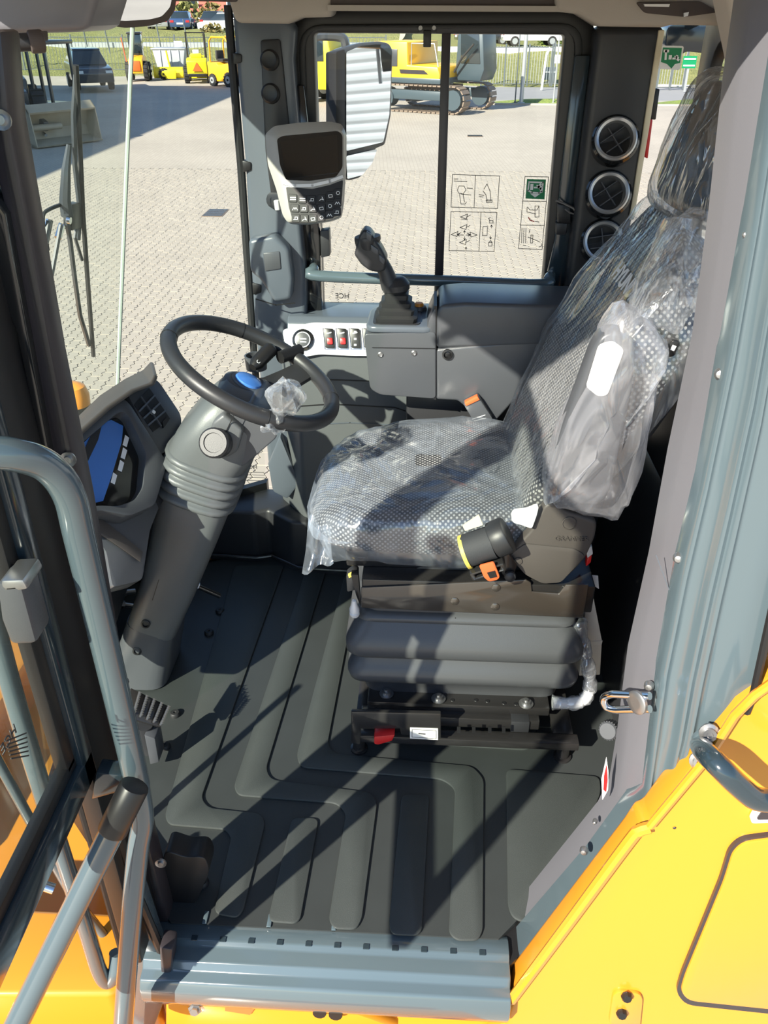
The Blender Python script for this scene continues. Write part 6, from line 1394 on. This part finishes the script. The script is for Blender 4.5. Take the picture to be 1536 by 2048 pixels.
def glassmark(name, lab, px, py, Y, s, rot=0, mirror=True, PLN=None):
    t = thing(name, lab, 'glass mark', at(px, py, Y=Y)); o = at(px, py, Y=Y)
    lettering('letters', 'HCE', o, (-1, 0, 0), (0, 0, 1), s, M['print'], t)
    b = MB()
    for k in range(4): b.ribbon([o + Vector((.012, 0, -s * (.55 + k * .45))), o + Vector((-s * 2.6, 0, -s * (.55 + k * .45)))], .0015, ND)
    b.build('fine_print', M['print'], t)
glassmark('glass_mark', 'mirrored glass maker mark at the bottom of the far window', 699, 597, 2.428, .022)
c = at(515, 938, Y=2.30); t = thing('glass_mark', 'glass maker mark on the lower quarter pane', 'glass mark', c)
lettering('letters', 'HCE', c, (-1, 0, 0), (0, 0, 1), .02, M['print'], t)
b = MB()
for k in range(4): b.ribbon([c + Vector((.02, 0, -.012 - k * .01)), c + Vector((-.045, 0, -.012 - k * .01))], .0015, ND)
b.build('fine_print', M['print'], t)
# ================================================================ open door, rails and painted body in front
DX = -.53                                                # the open door stands square to the cab side
dr = struct('door_1', 'open glazed cab door with dark frame at the left', (DX, .75, .58))
zb = .60
def dq(px, py): return at(px, py, X=DX)
# lower bar, hinge stile, glass
MB().bb((DX - .022, .30, zb - .055), (DX + .018, .90, zb)).build('lower_bar', M['teal_dark'], dr, bevel=.005)
MB().bb((DX - .012, .30, zb), (DX + .008, .88, zb + .022)).build('glazing_bead', M['black'], dr, bevel=.003)
MB().bb((DX - .022, .862, zb - .055), (DX + .018, .902, 1.64)).build('hinge_stile', M['teal_dark'], dr, bevel=.005)
MB().bb((DX - .012, .835, zb + .01), (DX + .008, .863, 1.62)).build('glazing_bead', M['black'], dr, bevel=.003)
MB().bb((DX - .004, .30, zb + .015), (DX - .002, .84, 1.60)).build('pane', M['glass_door'], dr)
MB().bb((DX - .022, .28, zb - .055), (DX + .018, .32, 1.64)).build('lock_stile', M['teal_dark'], dr, bevel=.005)
MB().bb((DX - .022, .28, 1.60), (DX + .018, .902, 1.64)).build('top_bar', M['teal_dark'], dr, bevel=.005)
# hinge block on the stile
MB().prism(P([(-10, 1168), (40, 1164), (74, 1290), (20, 1292), (0, 1240)], Y=.80), (0, .05, 0)).build('hinge_block', M['bellows'], dr, bevel=.008)
MB().prism(P([(0, 1162), (45, 1160), (56, 1180), (5, 1186)], Y=.80), (0, .05, 0)).build('hinge_cap', M['zinc'], dr, bevel=.004)
c = at(8, 1484, X=DX + .012); t = thing('glass_mark', 'glass maker mark on the open door pane', 'glass mark', c)
lettering('letters', 'HCE', at(34, 1462, X=DX + .004), (.0, -1, 0), (0, 0, 1), .022, M['print'], t)
b = MB()
for k in range(6): b.ribbon([at(12 + k * 2, 1482 + k * 7, X=DX + .004), at(52 + k, 1466 + k * 9, X=DX + .004)], .002, (1, 0, 0))
b.build('fine_print', M['print'], t)

# grab rail on the door opening
ra = thing('door_grab_rail', 'glossy grey-blue tubular grab rail bent along the door pillar', 'rail', at(285, 1640, Y=.86))
pts = [at(-60, 905, Y=.80), at(20, 908, Y=.82), at(90, 930, Y=.845), at(136, 985, Y=.86), at(160, 1080, Y=.87), at(205, 1270, Y=.88), at(250, 1460, Y=.885), at(275, 1570, Y=.885)]
MB().tube(smooth(pts, 6), .0200, 16).build('upper_tube', M['teal'], ra)
MB().tube(smooth([at(275, 1565, Y=.885), at(285, 1640, Y=.88), at(276, 1700, Y=.87), at(262, 1850, Y=.84), at(244, 2080, Y=.80)], 6), .0185, 16).build('lower_tube', M['teal'], ra)
# gas strut / stay across
gs = thing('door_stay', 'thick grey-blue tube with black sleeve running down from the rail', 'tube', at(40, 2040, Y=.66))
a, b2 = at(270, 1570, Y=.84), at(20, 2075, Y=.66)
MB().cyl(a.lerp(b2, .17), b2, .0195, n=16).build('tube', M['teal'], gs); MB().cyl(a, a.lerp(b2, .18), .023, n=16).build('sleeve', M['black'], gs, bevel=.003)
MB().prism(P([(182, 1600), (192, 1545), (245, 1552), (238, 1585)], Y=.87), (0, .03, 0)).build('bracket', M['teal_dark'], gs, bevel=.003)

# lower outside post below the front pillar
lpz = struct('trim_6', 'grey-blue lower front post with black rubber edges', (-.6, .93, -.2))
MB().prism(P([(165, 1590), (212, 1590), (318, 1900), (330, 1960), (300, 2080), (262, 2080), (250, 1900)], Y=.93), (0, .04, 0)).build('post', M['teal'], lpz, bevel=.006)
MB().tube(P([(158, 1600), (205, 1760), (245, 1905)], Y=.925), .007, 8).build('seal', M['black'], lpz)
MB().tube(P([(228, 1640), (275, 1790), (322, 1900)], Y=.92), .009, 8).build('seal', M['black'], lpz)
MB().prism(P([(318, 1895), (345, 1900), (340, 1975), (300, 2075), (285, 2075), (290, 1985), (322, 1960)], Y=.90), (0, .04, 0)).build('post_foot', M['dark_trim'], lpz, bevel=.005)

# ladder hand rail seen through the door glass
lr = thing('ladder_rail', 'teal ladder hand rail hooking back at its foot behind the door glass', 'rail', at(215, 1960, Y=.92))
MB().tube(smooth([at(-80, 980, Y=.92), at(10, 1330, Y=.92), at(90, 1600, Y=.92), at(170, 1850, Y=.92), at(198, 1940, Y=.92), at(216, 1962, Y=.925), at(232, 1940, Y=.93), at(234, 1905, Y=.945)], 6), .016, 14).build('tube', M['teal'], lr)
lr2 = thing('step_rail', 'thin teal rail behind the ladder hand rail', 'rail', at(150, 1800, Y=1.05))
MB().tube(P([(-60, 1420), (60, 1640), (150, 1800), (225, 1890)], Y=1.05), .010, 10).build('tube', M['teal'], lr2)

# yellow body in front of and below the cab
yb = thing('front_body_panel', 'yellow painted front body and steps below the open door', 'body panel', (-.75, 1.0, -.45))
MB().prism([(-1.3, .88, -.42), (-.62, .92, -.42), (-.56, .985, -.42), (-.56, 1.10, -.42), (-1.3, 1.10, -.42)], (0, 0, .26)).build('side_panel', M['yellow'], yb, bevel=.012, seg=3)
MB().bb((-2.6, .95, -.75), (-.60, 2.5, -.42)).build('front_deck', M['yellow'], yb, bevel=.012, seg=3)
MB().prism([(-2.2, 1.2, -.55), (-1.3, 1.2, -.55), (-1.3, 1.25, -.25), (-2.2, 1.25, -.25)], (0, 1.0, 0)).build('boom_tower', M['yellow'], yb, bevel=.02)
MB().bb((-1.4, .45, -.50), (-.50, .90, -.44)).build('step_plate', M['yellow'], yb, bevel=.01)
MB().bb((-1.4, .44, -.62), (.16, .47, -.42)).build('step_lip', M['yellow'], yb, bevel=.008)
MB().cyl(at(78, 1768, Y=.93), at(108, 1778, Y=.93), .010, n=12).build('latch_bolt', M['chrome'], yb); MB().cyl(at(74, 1756, Y=.925), at(86, 1762, Y=.925), .010, n=8).build('latch_nut', M['zinc'], yb)
MB().bb((-.52, .62, -.42), (.20, .90, -.36)).build('step_tread', M['yellow'], yb, bevel=.01)
MB().prism(P([(330, 1990), (450, 2000), (700, 2025), (800, 2060), (330, 2090)], Y=.90), (0, .03, 0)).build('sill_panel', M['yellow'], yb, bevel=.008)
MB().lathe(at(390, 2018, Y=.895), (0, -.9, .3), [(.014, 0), (.014, .003), (.009, .003), (.009, .010), (.0, .010)], 6).build('bolt', M['zinc'], yb)
MB().prism(P([(450, 1995), (520, 2002), (500, 2030), (450, 2022)], Y=.896), (0, .003, 0)).build('red_reflector', M['orange_plastic'], yb)
for k, (px, py) in enumerate(((640, 2018), (672, 2022))): MB().lathe(at(px, py, Y=.896), (0, -.95, .2), [(.016, 0), (.014, .01), (.0, .01)], 12).build('rubber_buffer', M['black'], yb)

# yellow rear body panel
yp = thing('rear_body_panel', 'large yellow body panel with rounded hatch behind the door post', 'body panel', (.5, .88, -.2))
pl = [(1030, 1985), (1262, 1690), (1282, 1660), (1300, 1652), (1400, 1520), (1478, 1410), (1560, 1345), (1700, 1250), (1900, 1250), (1900, 2500), (760, 2500), (1000, 2060)]
MB().prism(P(pl, Y=.90), (0, .06, 0)).build('panel', M['yellow'], yp, bevel=.014, seg=3)
edge = [(1022, 2000), (1140, 1842), (1256, 1685), (1278, 1662), (1300, 1655)]
MB().tube(smooth(P(edge, Y=.895), 4), .010, 8).build('edge_fold', M['yellow'], yp)
# hatch: gap groove around a slightly raised lid
hat = [(1560, 1668), (1482, 1678), (1458, 1700), (1440, 1760), (1362, 1950), (1352, 1985), (1372, 2010), (1560, 2030), (1900, 2040), (1900, 1660)]
hp_ = rnd(P(hat, Y=.893), .02, 4); MB().prism(hp_, (0, .012, 0)).build('hatch_gap', M['dark_trim'], yp)
hat2 = [(1562, 1676), (1488, 1686), (1466, 1706), (1448, 1764), (1370, 1953), (1361, 1984), (1377, 2003), (1560, 2022), (1890, 2032), (1890, 1670)]
MB().prism(rnd(P(hat2, Y=.889), .02, 4), (0, .012, 0)).build('hatch_lid', M['yellow'], yp, bevel=.003)
MB().prism(rnd(P([(1500, 1648), (1520, 1612), (1700, 1600), (1700, 1640)], Y=.886), .008, 3), (0, .012, 0)).build('handle_recess', M['silver'], yp, bevel=.003); MB().prism(rnd(P([(1512, 1640), (1528, 1618), (1700, 1606), (1700, 1634)], Y=.884), .006, 3), (0, .01, 0)).build('handle_pocket', M['dark_trim'], yp)
MB().prism(rnd(P([(1218, 2048), (1226, 1990), (1240, 1984), (1280, 1988), (1286, 2000), (1280, 2060)], Y=.893), .01, 3), (0, .01, 0)).build('pressing', M['yellow'], yp, bevel=.003)
for px, py in ((1253, 1992), (1243, 2026)): MB().lathe(at(px, py, Y=.89), (0, -.95, .25), [(.011, 0), (.011, .004), (.008, .009), (.0, .009)], 8).build('bolt', M['black'], yp)
MB().lathe(at(1349, 1656, Y=.899), (0, -1, 0), [(.003, 0), (.002, .001), (.0, .001)], 8).build('plug', M['dark_trim'], yp)
MB().tube(P([(1300, 1652), (1420, 1508), (1470, 1430), (1510, 1390), (1560, 1355)], Y=.89), .007, 8).build('edge_bead', M['yellow'], yp)

MB().bb((-.55, .97, -1.0), (2.6, 2.35, -.14)).build('frame_side', M['yellow'], yp, bevel=.02)
MB().bb((.2, .93, -.9), (2.4, .97, -.2)).build('lower_skirt', M['yellow'], yp, bevel=.01)
# grab handle by the rear panel
gh = thing('rear_grab_handle', 'dark grey-blue bent grab handle bolted to the rear door post', 'handle', at(1410, 1510, Y=.90))
MB().tube(smooth([at(1402, 1492, Y=.91), at(1412, 1506, Y=.84), at(1436, 1530, Y=.80), at(1476, 1570, Y=.79), at(1515, 1598, Y=.79), at(1560, 1592, Y=.80), at(1590, 1540, Y=.84)], 6), .0165, 16).build('tube', M['teal_dark'], gh)
MB().prism(rnd(P([(1385, 1480), (1420, 1450), (1440, 1470), (1430, 1500), (1405, 1530), (1388, 1520)], Y=.905), .008, 3), (0, .01, 0)).build('foot_plate', M['teal'], gh, bevel=.003)
for px, py in ((1418, 1465), (1398, 1520)):
    c = at(px, py, Y=.90); MB().lathe(c, (-.15, -.9, .3), [(.015, 0), (.015, .003), (.010, .004), (.010, .010), (.005, .010), (.004, .008), (.0, .008)], 14).build('bolt', M['zinc'], gh)
# door striker loop
ds = thing('door_striker', 'chrome U-shaped door striker on the rear door post', 'striker', at(1275, 1405, Y=.97))
u0 = [at(1300, 1392, Y=.95), at(1222, 1388, Y=.99), at(1208, 1394, Y=1.0), at(1206, 1404, Y=1.0), at(1212, 1415, Y=1.0), at(1228, 1420, Y=.99), at(1300, 1418, Y=.95)]
MB().tube(fillet(u0, .008), .0062, 12).build('loop', M['chrome'], ds)
MB().lathe(at(1274, 1405, Y=.955), (-.8, -.5, .1), [(.019, -.003), (.019, .002), (.016, .004), (.008, .004), (.0, .004)], 22).build('flange', M['zinc'], ds)
